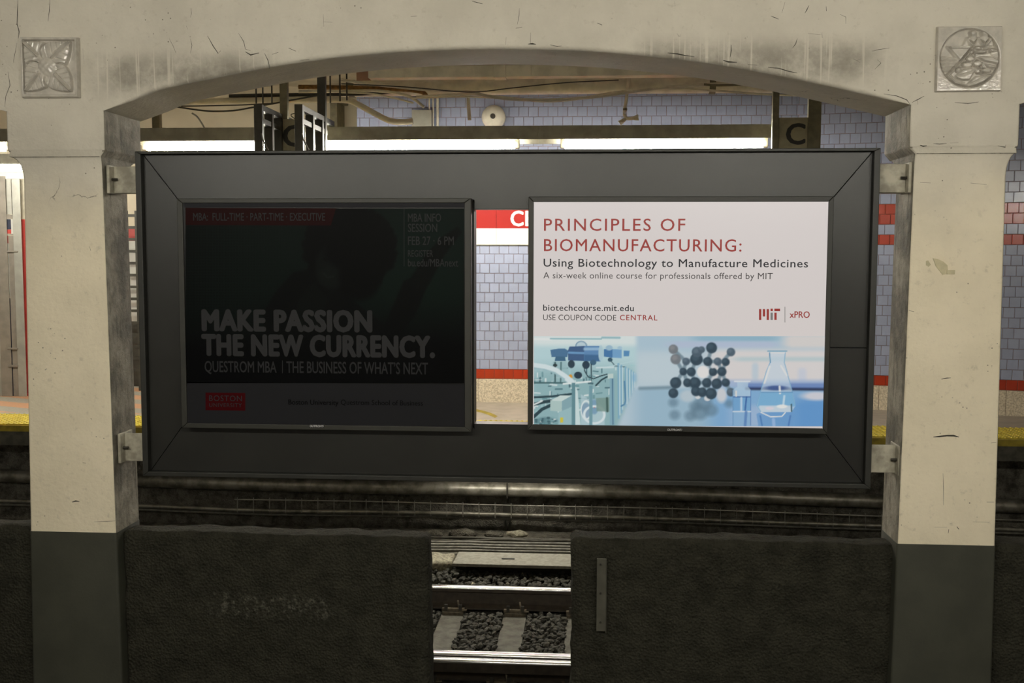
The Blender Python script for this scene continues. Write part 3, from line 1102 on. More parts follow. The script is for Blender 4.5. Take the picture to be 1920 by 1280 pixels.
# face in profile to the viewer, lit a little
pt.ell(*c7(815, 390), 31, 43, (17, 24, 23), 6)
pt.ell(*c7(800, 440), 22, 20, (20, 28, 26), 6)
pt.seg([c7(770, 425), c7(790, 445), c7(820, 440)], 4, (34, 42, 40), 3)
pt.ell(*c7(785, 350), 7, 3, (8, 10, 10), 2)
pt.ell(*c7(850, 350), 7, 3, (8, 10, 10), 2)
pt.seg([c7(800, 360), c7(790, 400), c7(805, 405)], 3, (24, 32, 30), 3)
pt.ell(*c7(900, 300), 45, 38, hair, 10)
pt.ell(*c7(960, 440), 40, 45, hair, 10)
pt.grad(300, 900, 640, 760, (4, 5, 7), 0.95, 60, 50)
pt.C *= 0.6
pt.obj('picture', YS - 2 * E, screen_image('dimmed_photo_print', 0.0, 0.45, 0.06), base_panel)
patch('red_banner', [c7(50, 82), c7(835, 84), c7(808, 174), c7(50, 172)], 3 * E, D_RED, base_panel, rl)
YT = YS - 4 * E


def t7(s, xa, xb, ya, yb, m, bold=0.0, spacing=1.0, lift=0.0):
    a, b = c7(xa, ya), c7(xb, yb)
    return lettering('lettering', s, a[0], b[0], a[1], b[1], YT - lift, m, base_panel, bold, spacing)


t7('MBA:  FULL-TIME \u00b7 PART-TIME \u00b7 EXECUTIVE', 90, 778, 109, 149, D_TXT2, 0.012)
t7('MBA INFO', 1210, 1383, 112, 155, D_TXT2, 0.012)
t7('SESSION', 1210, 1363, 165, 208, D_TXT2, 0.012)
t7('FEB 27 \u00b7 6 PM', 1210, 1450, 231, 276, D_TXT2, 0.012)
t7('REGISTER', 1210, 1341, 303, 337, D_TXT2, 0.008)
t7('bu.edu/MBAnext', 1210, 1472, 348, 388, D_TXT2, 0.008)
t7('MAKE PASSION', 134, 1025, 613, 729, D_TXT, 0.065, 1.08)
t7('THE NEW CURRENCY.', 134, 1352, 744, 860, D_TXT, 0.065, 1.08)
t7('QUESTROM MBA', 150, 525, 882, 940, D_TXT2, 0.015)
t7('THE BUSINESS OF WHAT\u2019S NEXT', 576, 1315, 886, 947, D_TXT2, 0.015)
patch('divider', [c7(1189, 85), c7(1192, 85), c7(1192, 388), c7(1189, 388)], 4 * E, D_TXT2, base_panel, rl)
patch('divider', [c7(554, 878), c7(558, 878), c7(558, 944), c7(554, 944)], 4 * E, D_TXT2, base_panel, rl)
patch('crimson_plate', [c7(155, 1045), c7(362, 1047), c7(362, 1140), c7(155, 1137)], 3 * E, D_CRIM, base_panel, rl)
t7('BOSTON', 173, 344, 1061, 1090, D_TXT, 0.0, 1.1, E)
t7('UNIVERSITY', 173, 344, 1101, 1121, D_TXT, 0.0, 1.1, E)
t7('Boston University', 586, 848, 1083, 1109, D_BLACK, 0.012)
t7('Questrom School of Business', 860, 1288, 1085, 1111, D_BLACK, -0.004)


def badge(r, px, py, w):
    a, b = at(px - w / 2, py + 3, 5.343), at(px + w / 2, py - 3, 5.343)
    pl = MB().box(a.x, b.x, 5.3425, 5.346, a.z, b.z).obj('badge', printed('badge_black', (0.012, 0.012, 0.012)), r)
    lettering('lettering', 'OUTFRONT/', px - w / 2 + 1, px + w / 2 - 1, py - 2, py + 2, 5.342, printed('badge_silver', (0.6, 0.6, 0.6)), pl, 0.02)


badge(dl, 594, 798.6, 28)

# ---- the lit display
dr, rR = display('advertising_display', (990, 1558, 372, 364, 810, 810), (1000, 1548, 380.5, 376, 798, 800),
                 'brightly lit advertising display about biomanufacturing, hung by the see-through gap', M_BEZEL)
LIT = 0.9
S_WHITE = printed('lit_warm_white', lin((214, 206, 203)), LIT, 0.22, 0.35)
scr = MB().box(rR[0] - 0.004, rR[1] + 0.004, YS + E, YS + 0.02, rR[2] - 0.004, rR[3] + 0.004).obj('screen', S_WHITE, dr)
K8 = 2.7833


def c8(x, y):
    return (980 + x / K8, 360 + y / K8)


lit = lambda n, c: printed(n, lin(c), LIT, 0.25, 0.3)
S_RED = lit('lit_maroon', (150, 50, 46))
S_DARK = lit('lit_black', (34, 36, 42))
S_GREY = lit('lit_grey_black', (66, 62, 62))
S_MID = lit('lit_mid_grey', (120, 118, 116))


def t8(s, xa, xb, ya, yb, m, bold=0.0, spacing=1.0):
    a, b = c8(xa, ya), c8(xb, yb)
    return lettering('lettering', s, a[0], b[0], a[1], b[1], YT, m, scr, bold, spacing)


t8('PRINCIPLES OF', 111, 848, 139, 202, S_RED, 0.006, 1.18)
t8('BIOMANUFACTURING:', 111, 1142, 246, 309, S_RED, 0.006, 1.14)
t8('Using Biotechnology to Manufacture Medicines', 109, 1489, 349, 391, S_DARK, 0.008, 1.08)
t8('A six-week online course for professionals offered by MIT', 108, 1305, 420, 452, S_GREY, -0.006, 1.05)
t8('biotechcourse.mit.edu', 107, 580, 588, 620, S_DARK, 0.008, 1.06)
t8('USE COUPON CODE', 107, 488, 640, 669, S_GREY, -0.006, 1.02)
t8('CENTRAL', 507, 703, 641, 669, S_RED, 0.012, 1.18)
t8('xPRO', 1393, 1498, 622, 656, S_RED, 0.016)
for k, (a, b, c, d, m) in enumerate([(1233, 1245, 610, 667, S_RED), (1253, 1265, 610, 649, S_RED), (1273, 1285, 610, 667, S_RED),
                                     (1293, 1305, 608, 621, S_RED), (1293, 1305, 629, 667, S_MID), (1313, 1325, 629, 667, S_RED),
                                     (1313, 1343, 608, 621, S_RED)]):
    patch('logo_bar', [c8(a, c), c8(b, c), c8(b, d), c8(a, d)], 4 * E, m, scr, rR)
patch('divider', [c8(1367, 598), c8(1370, 598), c8(1370, 680), c8(1367, 680)], 4 * E, S_MID, scr, rR)


def fa(x, y):
    return (1000 + x / 6.736, 620 + y / 6.736)


def fb(x, y):
    return (1220 + x / 5.647, 620 + y / 5.647)


cs = in_px(rR, YS)
W = Paint(1001, 1547, 630, 799, 440, 137, (178, 197, 208))
# laboratory backdrop: pale, with soft blue bands
W.grad(1180, 1600, 625, 660, (168, 192, 206), 0.9, 60, 12)
W.grad(1300, 1460, 628, 640, (130, 170, 190), 0.7, 40, 8)
W.grad(1250, 1460, 640, 652, (176, 186, 208), 0.8, 40, 8)
W.grad(1330, 1560, 655, 720, (214, 208, 206), 0.95, 40, 16)
W.grad(1470, 1600, 628, 652, (212, 206, 202), 0.95, 30, 12)
W.grad(1375, 1600, 669, 677, (176, 196, 200), 0.8, 30, 8)
W.grad(1410, 1422, 680, 712, (176, 196, 210), 0.7, 8, 10)
W.grad(1496, 1512, 690, 715, (190, 198, 214), 0.7, 10, 10)
W.grad(1330, 1600, 712, 728, (150, 172, 206), 0.8, 40, 10)
W.grad(1180, 1300, 660, 722, (188, 203, 210), 0.9, 60, 30)
W.grad(1190, 1400, 728, 820, (150, 180, 198), 0.95, 50, 10)
W.grad(1330, 1600, 728, 820, (118, 164, 206), 0.85, 60, 14)
W.grad(1370, 1440, 760, 800, (170, 185, 210), 0.6, 40, 14)
W.grad(1480, 1600, 745, 820, (84, 140, 198), 0.7, 60, 30)
W.ell(*fb(1760, 690), 28, 8, (206, 204, 210), 6, 0.95)
W.seg([(1200, 728), (1260, 726)], 6, (112, 138, 152), 5, 0.9)
W.seg([(1400, 728), (1550, 729.5)], 5.5, (34, 40, 66), 4, 0.95)
W.grad(1395, 1560, 718, 728, (72, 104, 170), 0.55, 20, 6)
# table reflections of the molecule
for x, y, r in [(240, 760, 50), (255, 890, 55), (470, 800, 60), (560, 760, 90), (640, 840, 70), (520, 860, 90), (420, 900, 60), (830, 770, 45)]:
    W.ell(*fb(x, y), r / 5.6, r / 6.2, (92, 120, 138), 8, 0.6)
W.ell(*fb(390, 690), 14, 11, (182, 196, 204), 6, 0.9)
W.ell(*fb(750, 680), 10, 14, (206, 206, 208), 6, 0.9)
W.ell(*fb(500, 700), 5, 4, (214, 214, 214), 2, 0.9)
W.ell(*fb(600, 715), 6, 5, (214, 214, 214), 2, 0.9)
# molecule model: dark balls joined by grey rods
balls = [(240, 195, 50, 0), (265, 300, 55, 0), (375, 325, 40, 1), (485, 300, 66, 2), (490, 225, 55, 1), (540, 200, 35, 1), (645, 180, 58, 2), (850, 225, 45, 1), (605, 325, 48, 2),
         (710, 325, 42, 1), (795, 330, 42, 2), (345, 432, 40, 2), (430, 435, 48, 2), (660, 435, 44, 2), (755, 432, 48, 2), (265, 550, 60, 2), (390, 550, 46, 2), (470, 550, 60, 2),
         (595, 550, 50, 2), (700, 560, 56, 2), (795, 548, 44, 2), (240, 660, 52, 2), (480, 640, 52, 2), (545, 650, 50, 2), (640, 665, 60, 2), (850, 650, 45, 1)]
rods = [(240, 195, 375, 325), (265, 300, 345, 432), (375, 325, 345, 432), (485, 300, 430, 435), (485, 300, 605, 325), (645, 180, 605, 325), (605, 325, 660, 435), (710, 325, 755, 432), (850, 225, 755, 330), (795, 330, 755, 432),
        (345, 432, 265, 550), (345, 432, 390, 550), (430, 435, 470, 550), (660, 435, 595, 550), (755, 432, 700, 560), (755, 432, 795, 548), (265, 550, 240, 660), (470, 550, 480, 640), (595, 550, 640, 665), (795, 548, 850, 650),
        (390, 550, 480, 640), (700, 560, 640, 665), (430, 435, 345, 432), (660, 435, 755, 432), (470, 550, 595, 550), (375, 325, 485, 300), (605, 325, 710, 325), (545, 650, 595, 550)]
for a, b, c, d in rods:
    W.seg([fb(a, b), fb(c, d)], 6.5, (112, 134, 146), 3, 0.9)
for x, y, r, k in balls:
    cx, cy = fb(x, y)
    W.ell(cx, cy, r / 5.647, r / 5.647, [(112, 118, 124), (74, 92, 106), (46, 66, 80)][k], 2.5, 0.97)
    W.ell(cx - 2, cy - 2.5, r / 11, r / 12, [(140, 140, 142), (98, 116, 130), (66, 88, 102)][k], 4, 0.7)
W.ell(*fb(552, 435), 11, 11.5, (222, 220, 218), 2.5, 1.0)
W.ell(*fb(655, 380), 3.5, 3, (206, 208, 210), 2, 0.9)
# vial
W.poly([fb(x, y) for x, y in [(915, 540), (1035, 540), (1030, 590), (1060, 625), (1060, 850), (870, 850), (872, 625), (918, 590)]], (176, 200, 218), 1.2, 0.75)
W.poly([fb(x, y) for x, y in [(874, 700), (1058, 700), (1058, 850), (872, 850)]], (104, 156, 200), 1.2, 0.85)
W.poly([fb(x, y) for x, y in [(872, 850), (1058, 850), (1056, 1005), (872, 1005)]], (132, 172, 206), 1.5, 0.8)
W.seg([fb(890, 535), fb(1050, 535)], 3, (214, 218, 222), 1.2, 0.9)
W.seg([fb(876, 700), fb(1056, 700)], 2.4, (66, 104, 160), 1, 0.9)
W.seg([fb(1015, 700), fb(1000, 840)], 3, (58, 100, 158), 1, 0.9)
W.seg([fb(960, 710), fb(960, 840)], 4, (196, 212, 226), 1.5, 0.8)
W.seg([fb(872, 625), fb(872, 1000)], 1.4, (96, 140, 180), 1, 0.9)
W.seg([fb(1060, 625), fb(1058, 1000)], 1.4, (86, 124, 176), 1, 0.9)
W.seg([fb(874, 855), fb(1058, 855)], 2.4, (204, 214, 222), 1, 0.9)
W.seg([fb(905, 640), fb(905, 690)], 3, (218, 214, 208), 1.2, 0.9)
W.seg([fb(1010, 860), fb(1000, 1000)], 5, (84, 124, 178), 2, 0.8)
# conical flask
W.poly([fb(x, y) for x, y in [(1250, 220), (1430, 220), (1415, 340), (1440, 420), (1520, 720), (1530, 800), (1490, 860), (1160, 860), (1120, 800), (1140, 720), (1230, 420), (1262, 340)]], (190, 208, 222), 1.2, 0.65)
W.poly([fb(x, y) for x, y in [(1165, 655), (1502, 655), (1524, 760), (1528, 800), (1130, 800), (1142, 740)]], (112, 168, 206), 1.2, 0.85)
W.poly([fb(x, y) for x, y in [(1150, 790), (1500, 790), (1490, 858), (1165, 858)]], (196, 208, 216), 1.5, 0.8)
W.ell(*fb(1330, 605), 20, 4.5, (52, 78, 134), 3, 0.85)
W.poly([fb(x, y) for x, y in [(1120, 880), (1160, 862), (1500, 862), (1528, 890), (1500, 1008), (1140, 1008)]], (104, 152, 200), 2, 0.85)
W.seg([fb(1165, 862), fb(1270, 910), fb(1390, 905), (1220 + 1425 / 5.647, 620 + 865 / 5.647)], 2.2, (222, 222, 220), 1, 0.95)
W.seg([fb(1240, 215), fb(1440, 215)], 2.4, (122, 164, 186), 1, 0.9)
W.seg([fb(1255, 232), fb(1425, 236)], 2.0, (216, 216, 216), 1, 0.9)
W.seg([fb(1258, 232), fb(1268, 335)], 2.0, (88, 138, 172), 1, 0.9)
W.seg([fb(1425, 232), fb(1415, 335), fb(1440, 420), fb(1500, 650), fb(1530, 790)], 1.6, (128, 172, 200), 1, 0.9)
W.seg([fb(1265, 335), fb(1225, 430), fb(1150, 690), fb(1122, 790), fb(1165, 855)], 1.6, (118, 166, 200), 1, 0.9)
W.seg([fb(1258, 380), fb(1205, 550)], 4, (224, 222, 218), 2, 0.8)
W.seg([fb(1380, 370), fb(1440, 470)], 3, (226, 224, 220), 2, 0.8)
W.seg([fb(1365, 590), fb(1370, 660)], 4, (226, 226, 224), 1.5, 0.9)
W.seg([fb(1415, 690), fb(1405, 780)], 4, (200, 218, 228), 1.5, 0.8)
W.seg([fb(1490, 780), fb(1492, 850)], 3, (60, 92, 104), 1, 0.9)
W.seg([fb(1170, 650), fb(1500, 650)], 1.6, (84, 136, 180), 1, 0.9)
W.ell(*fb(1390, 800), 10, 3.5, (228, 228, 224), 1.5, 0.9)
W.ell(*fb(1260, 820), 8, 3, (216, 206, 214), 1.5, 0.8)
W.seg([fb(1160, 900), fb(1180, 1000)], 3, (70, 118, 176), 1.5, 0.8)
W.seg([fb(1480, 900), fb(1460, 1000)], 3, (72, 116, 176), 1.5, 0.8)
W.seg([fb(1300, 940), fb(1305, 1000)], 6, (160, 186, 222), 2, 0.7)

# process plant in cool tones, crossfading into the laboratory
plant = Paint(1001, 1547, 630, 799, 440, 137, (178, 206, 210))
q = plant
rp = random.Random(11)
q.grad(990, 1220, 625, 648, (214, 222, 220), 0.9, 40, 14)
q.seg([fa(0, 105), fa(220, 108)], 4, (222, 226, 224), 2)
q.seg([fa(215, 100), fa(860, 102)], 2.2, (122, 168, 176), 1)
q.seg([fa(870, 85), fa(1090, 88)], 4, (150, 184, 190), 1.5)
q.grad(990, 1200, 690, 820, (136, 172, 176), 0.9, 40, 50)
for k in range(120):                          # glints and shadows of pipework
    x, y = rp.uniform(0, 1250), rp.uniform(420, 1190)
    if y > 1750 - x * 1.05:
        continue
    l = rp.uniform(20, 90)
    c = rp.choice([(222, 228, 226), (206, 220, 220), (96, 138, 144), (70, 108, 116), (58, 92, 102), (160, 196, 200)])
    if rp.random() < .5:
        q.seg([fa(x, y), fa(x + l, y + rp.uniform(-8, 8))], rp.uniform(1.2, 4), c, 1, 0.8)
    else:
        q.seg([fa(x, y), fa(x + rp.uniform(-5, 5), y + l)], rp.uniform(1.2, 4), c, 1, 0.8)
# motors
q.ring(*fa(605, 195), 10, 9, 2.4, (120, 150, 172), 1)
q.ell(*fa(605, 190), 9, 8, (168, 192, 204), 2, 0.6)
q.poly([fa(x, y) for x, y in [(215, 240), (320, 225), (400, 225), (440, 250), (430, 330), (230, 330)]], (72, 112, 146), 1)
q.poly([fa(x, y) for x, y in [(280, 325), (400, 325), (410, 380), (270, 380)]], (60, 100, 128), 1)
q.poly([fa(x, y) for x, y in [(455, 200), (650, 190), (640, 380), (440, 375), (435, 260)]], (62, 92, 130), 1)
q.seg([fa(450, 275), fa(640, 282)], 4, (104, 150, 190), 1.5)
q.poly([fa(x, y) for x, y in [(645, 190), (835, 190), (850, 385), (640, 382)]], (92, 134, 176), 1)
q.seg([fa(650, 230), fa(830, 228)], 5, (146, 180, 206), 3)
q.poly([fa(x, y) for x, y in [(640, 300), (840, 305), (845, 385), (640, 382)]], (54, 94, 134), 3, 0.8)
q.ell(*fa(852, 285), 4.5, 15, (168, 196, 206), 1)
q.poly([fa(x, y) for x, y in [(890, 232), (1000, 232), (1000, 340), (890, 325)]], (66, 116, 164), 1)
q.poly([fa(x, y) for x, y in [(1000, 232), (1115, 235), (1115, 345), (1000, 340)]], (112, 158, 196), 1)
q.poly([fa(x, y) for x, y in [(1140, 250), (1215, 252), (1210, 320), (1140, 322)]], (84, 136, 178), 1)
q.ell(*fa(958, 215), 6.5, 5, (150, 182, 200), 1.5)
q.ell(*fa(1092, 215), 4.5, 3, (160, 190, 206), 1.5)
q.ell(*fa(480, 420), 6.5, 7.5, (44, 64, 76), 1.2)
q.ell(*fa(665, 430), 7, 7.5, (38, 60, 76), 1.2)
q.ell(*fa(755, 400), 6, 5, (60, 96, 120), 1.2)
q.ell(*fa(970, 365), 4.5, 4, (52, 84, 100), 1.2)
q.poly([fa(x, y) for x, y in [(245, 390), (420, 385), (430, 520), (390, 640), (240, 640)]], (150, 182, 186), 1, 0.8)
q.seg([fa(275, 400), fa(275, 640)], 3, (70, 100, 104), 1)
q.seg([fa(350, 400), fa(345, 640)], 3, (86, 120, 124), 1)
q.ell(*fa(275, 435), 4, 3, (46, 62, 66), 1)
q.ell(*fa(565, 560), 7.5, 6.5, (36, 56, 70), 1.2)
q.ell(*fa(470, 580), 3.4, 4.4, (212, 146, 44), 1.2)
q.seg([fa(0, 440), fa(150, 460), fa(280, 500), fa(400, 580), fa(480, 640)], 11, (206, 220, 222), 1.5)
q.seg([fa(0, 470), fa(140, 490), fa(270, 530), fa(390, 610)], 3, (150, 182, 188), 2)
q.seg([fa(640, 400), fa(645, 500), fa(690, 580), fa(760, 605), fa(850, 570), fa(930, 548)], 2, (40, 62, 70), .8)
q.seg([fa(730, 420), fa(735, 630)], 1.8, (44, 66, 74), .8)
q.seg([fa(980, 380), fa(1030, 440), fa(1100, 455), fa(1150, 455)], 1.6, (52, 80, 90), .8)
q.seg([fa(790, 690), fa(860, 620), fa(930, 580)], 3, (40, 66, 74), 1)
q.seg([fa(0, 655), fa(400, 658)], 3, (66, 100, 104), 1)
q.seg([fa(380, 670), fa(720, 640)], 3.4, (214, 224, 222), 1)
q.seg([fa(0, 840), fa(240, 828), fa(490, 796)], 4, (46, 72, 80), 1)
q.seg([fa(0, 930), fa(120, 900), fa(220, 885)], 6, (40, 64, 72), 1.2)
q.seg([fa(0, 1090), fa(110, 990), fa(220, 940)], 6, (40, 66, 74), 1.2)
q.seg([fa(0, 935), fa(110, 885)], 3, (206, 216, 214), 1)
q.poly([fa(x, y) for x, y in [(215, 880), (360, 885), (360, 1020), (215, 1010)]], (170, 194, 190), 1)
q.poly([fa(x, y) for x, y in [(215, 880), (340, 815), (480, 820), (365, 888)]], (196, 212, 208), 1)
q.poly([fa(x, y) for x, y in [(362, 886), (480, 822), (485, 960), (362, 1018)]], (130, 164, 172), 1)
q.ell(*fa(160, 1150), 22, 9, (96, 134, 140), 4, 0.9)
for k in range(26):
    q.ell(*fa(rp.uniform(10, 300), rp.uniform(1095, 1190)), rp.uniform(1.5, 4), rp.uniform(1, 2.4), rp.choice([(214, 222, 220), (60, 92, 100), (130, 168, 172)]), 1, 0.85)
q.poly([fa(x, y) for x, y in [(318, 1030), (480, 960), (480, 1190), (318, 1190)]], (150, 184, 188), 2)
q.poly([fa(x, y) for x, y in [(340, 1095), (376, 1092), (376, 1155), (340, 1160)]], (206, 190, 60), 1)
q.poly([fa(x, y) for x, y in [(485, 655), (530, 655), (530, 1195), (485, 1195)]], (96, 136, 144), 1)
q.poly([fa(x, y) for x, y in [(530, 700), (560, 760), (595, 1190), (530, 1190)]], (198, 216, 216), 1)
q.poly([fa(x, y) for x, y in [(600, 800), (700, 860), (780, 860), (900, 980), (900, 1195), (600, 1195)]], (176, 200, 206), 2, 0.8)
q.ell(*fa(665, 1010), 9, 15, (130, 158, 178), 1.5)
q.ring(*fa(668, 1000), 9.5, 17, 2, (210, 222, 222), 1)
q.ell(*fa(770, 960), 8, 14, (120, 156, 180), 2)
q.ell(*fa(770, 960), 1.3, 2.2, (196, 70, 60), .8)
q.ring(*fa(770, 1060), 19, 16, 4, (210, 222, 224), 1.5)
q.poly([fa(x, y) for x, y in [(705, 690), (750, 690), (745, 1195), (705, 1195)]], (112, 152, 162), 1)
q.poly([fa(x, y) for x, y in [(790, 850), (960, 840), (960, 1020), (800, 1015)]], (118, 146, 138), 2, 0.85)
q.seg([fa(930, 850), fa(935, 1015)], 4, (64, 92, 88), 1.5)
q.poly([fa(x, y) for x, y in [(940, 545), (1010, 540), (1010, 600), (940, 605)]], (186, 204, 200), 1)
q.poly([fa(x, y) for x, y in [(965, 600), (1020, 600), (1030, 1190), (965, 1190)]], (128, 166, 180), 1)
q.seg([fa(1000, 610), fa(1005, 1180)], 2, (74, 112, 136), 1)
q.seg([fa(900, 465), fa(1270, 380)], 1.8, (180, 206, 210), 1)
q.seg([fa(800, 465), fa(1010, 460)], 3, (196, 214, 216), 1)
for k, x in enumerate((1075, 1110, 1165, 1200, 1235, 1262)):
    q.seg([fa(x, 420 + 20 * k), fa(x + 5, 1100 - 70 * k)], 4 - 0.3 * k, (120, 166, 190), 1, 0.85)
    q.seg([fa(x + 16, 440 + 20 * k), fa(x + 18, 1060 - 70 * k)], 2.2, (196, 216, 222), 1, 0.8)
q.seg([fa(1150, 640), fa(1165, 880), fa(1150, 930), fa(1110, 950)], 3, (86, 132, 164), 1)
q.ell(*fa(1285, 590), 5, 8, (120, 168, 200), 4, 0.7)
q.grad(1120, 1260, 700, 820, (160, 192, 208), 0.0)
fade = np.clip(1 - (W.X - (1186 - np.clip((W.Y - 715) * 0.42, 0, 60))) / 14.0, 0, 1)
fade = fade * fade * (3 - 2 * fade)
W.C = W.C * (1 - fade[..., None]) + q.C * fade[..., None]
W.obj('picture', YS - 2 * E, screen_image('lit_laboratory_photo', LIT, 0.25, 0.3), scr)
badge(dr, 1265, 805.5, 30)

# ------------------------------------------------------------------ ceramic relief plaques
def relief(name, corners_px, hfun, depth, label, n=150):
    Y = Y_FACE - 0.001
    c = [at(x, y, Y) for x, y in corners_px]  # tl tr br bl
    u, v = np.meshgrid(np.linspace(0, 1, n), np.linspace(0, 1, n))
    h = hfun(u, v)
    verts, faces = [], []
    for j in range(n):
        for i in range(n):
            a, b = u[j, i], v[j, i]
            p = c[0] * (1 - a) * (1 - b) + c[1] * a * (1 - b) + c[2] * a * b + c[3] * (1 - a) * b
            verts.append((p.x, Y - h[j, i] * depth, p.z))
    for j in range(n - 1):
        for i in range(n - 1):
            k = j * n + i
            faces.append((k, k + n, k + n + 1, k + 1))
    rim = [j for j in range(n)] + [j * n + n - 1 for j in range(1, n)] + [(n - 1) * n + i for i in range(n - 2, -1, -1)] + [j * n for j in range(n - 2, 0, -1)]
    base = len(verts)
    for k in rim:
        x, y, z = verts[k]
        verts.append((x, Y + 0.004, z))
    m = len(rim)
    for i in range(m):
        faces.append((rim[i], rim[(i + 1) % m], base + (i + 1) % m, base + i))
    faces.append(tuple(base + i for i in range(m - 1, -1, -1)))
    b = MB()
    b.add(verts, faces)
    o = b.obj(name, M_GLAZE, None, 50)
    return tag(o, label, 'plaque')


def sm(a, b, x):
    t = np.clip((x - a) / (b - a), 0, 1)
    return t * t * (3 - 2 * t)


def leaves(u, v):
    h = np.full(u.shape, 0.30)
    edge = np.minimum(np.minimum(u, 1 - u), np.minimum(v, 1 - v))
    def N(x, y):
        return ((x - 110) / 1005.0, (y - 100) / 1040.0)
    specs = [(N(415, 415), N(150, 165), 0.255), (N(690, 445), N(990, 165), 0.255), (N(430, 735), N(185, 1035), 0.255), (N(735, 765), N(995, 1035), 0.24)]
    for (bx, by), (tx, ty), wmax in specs:
        dx, dy = tx - bx, ty - by
        Ln = math.hypot(dx, dy)
        dx, dy = dx / Ln, dy / Ln
        t = ((u - bx) * dx + (v - by) * dy) / Ln
        s = (-(u - bx) * dy + (v - by) * dx)
        tt = np.clip((t + 0.42) / 1.42, 0, 1)
        w = wmax * np.power(np.clip(np.sin(np.pi * np.power(tt, 0.62)), 0, 1), 0.75)
        inside = sm(0.0, 0.025, w - np.abs(s))
        dome = 0.60 + 0.30 * np.power(np.clip(1 - (np.abs(s) / (w + 1e-4)) ** 2, 0, 1), 0.4) + 0.10 * np.sign(s) * (s / 0.25) - 0.28 * sm(0.0, -0.34, t)
        rib = (np.exp(-(s / 0.013) ** 2) * 0.26 - 0.16 * np.exp(-((np.abs(s) - 0.03) / 0.010) ** 2)) * sm(-0.12, -0.02, t)
        vein = np.cos((t - np.abs(s) * 1.6) * 22)
        vein = -0.10 * np.power(np.clip(vein, 0, 1), 5) * sm(0.03, 0.06, np.abs(s))
        leaf = dome + rib + vein
        h = h - 0.34 * np.exp(-((np.abs(s) - w) / 0.013) ** 2) * (w > 0.01)
        h = np.maximum(h, np.where(inside > 0, 0.30 * (1 - inside) + leaf * inside, 0))
    cu, cv = N(590, 620)
    d = np.hypot((u - cu) / 0.2, (v - cv) / 0.2)
    h = np.maximum(h, 0.3 + 0.72 * np.sqrt(np.clip(1 - d * d, 0, 1)) + 0.03 * np.sin(u * 60) * np.sin(v * 55) * (d < 1))
    rim = sm(0.062, 0.045, edge) - sm(0.012, 0.0, edge) * 0.5
    h = np.where(edge < 0.10, h * sm(0.062, 0.09, edge) + 0.28 * (1 - sm(0.062, 0.09, edge)), h)
    h = h - 0.0
    h = np.maximum(h, rim * 0.75)
    return h


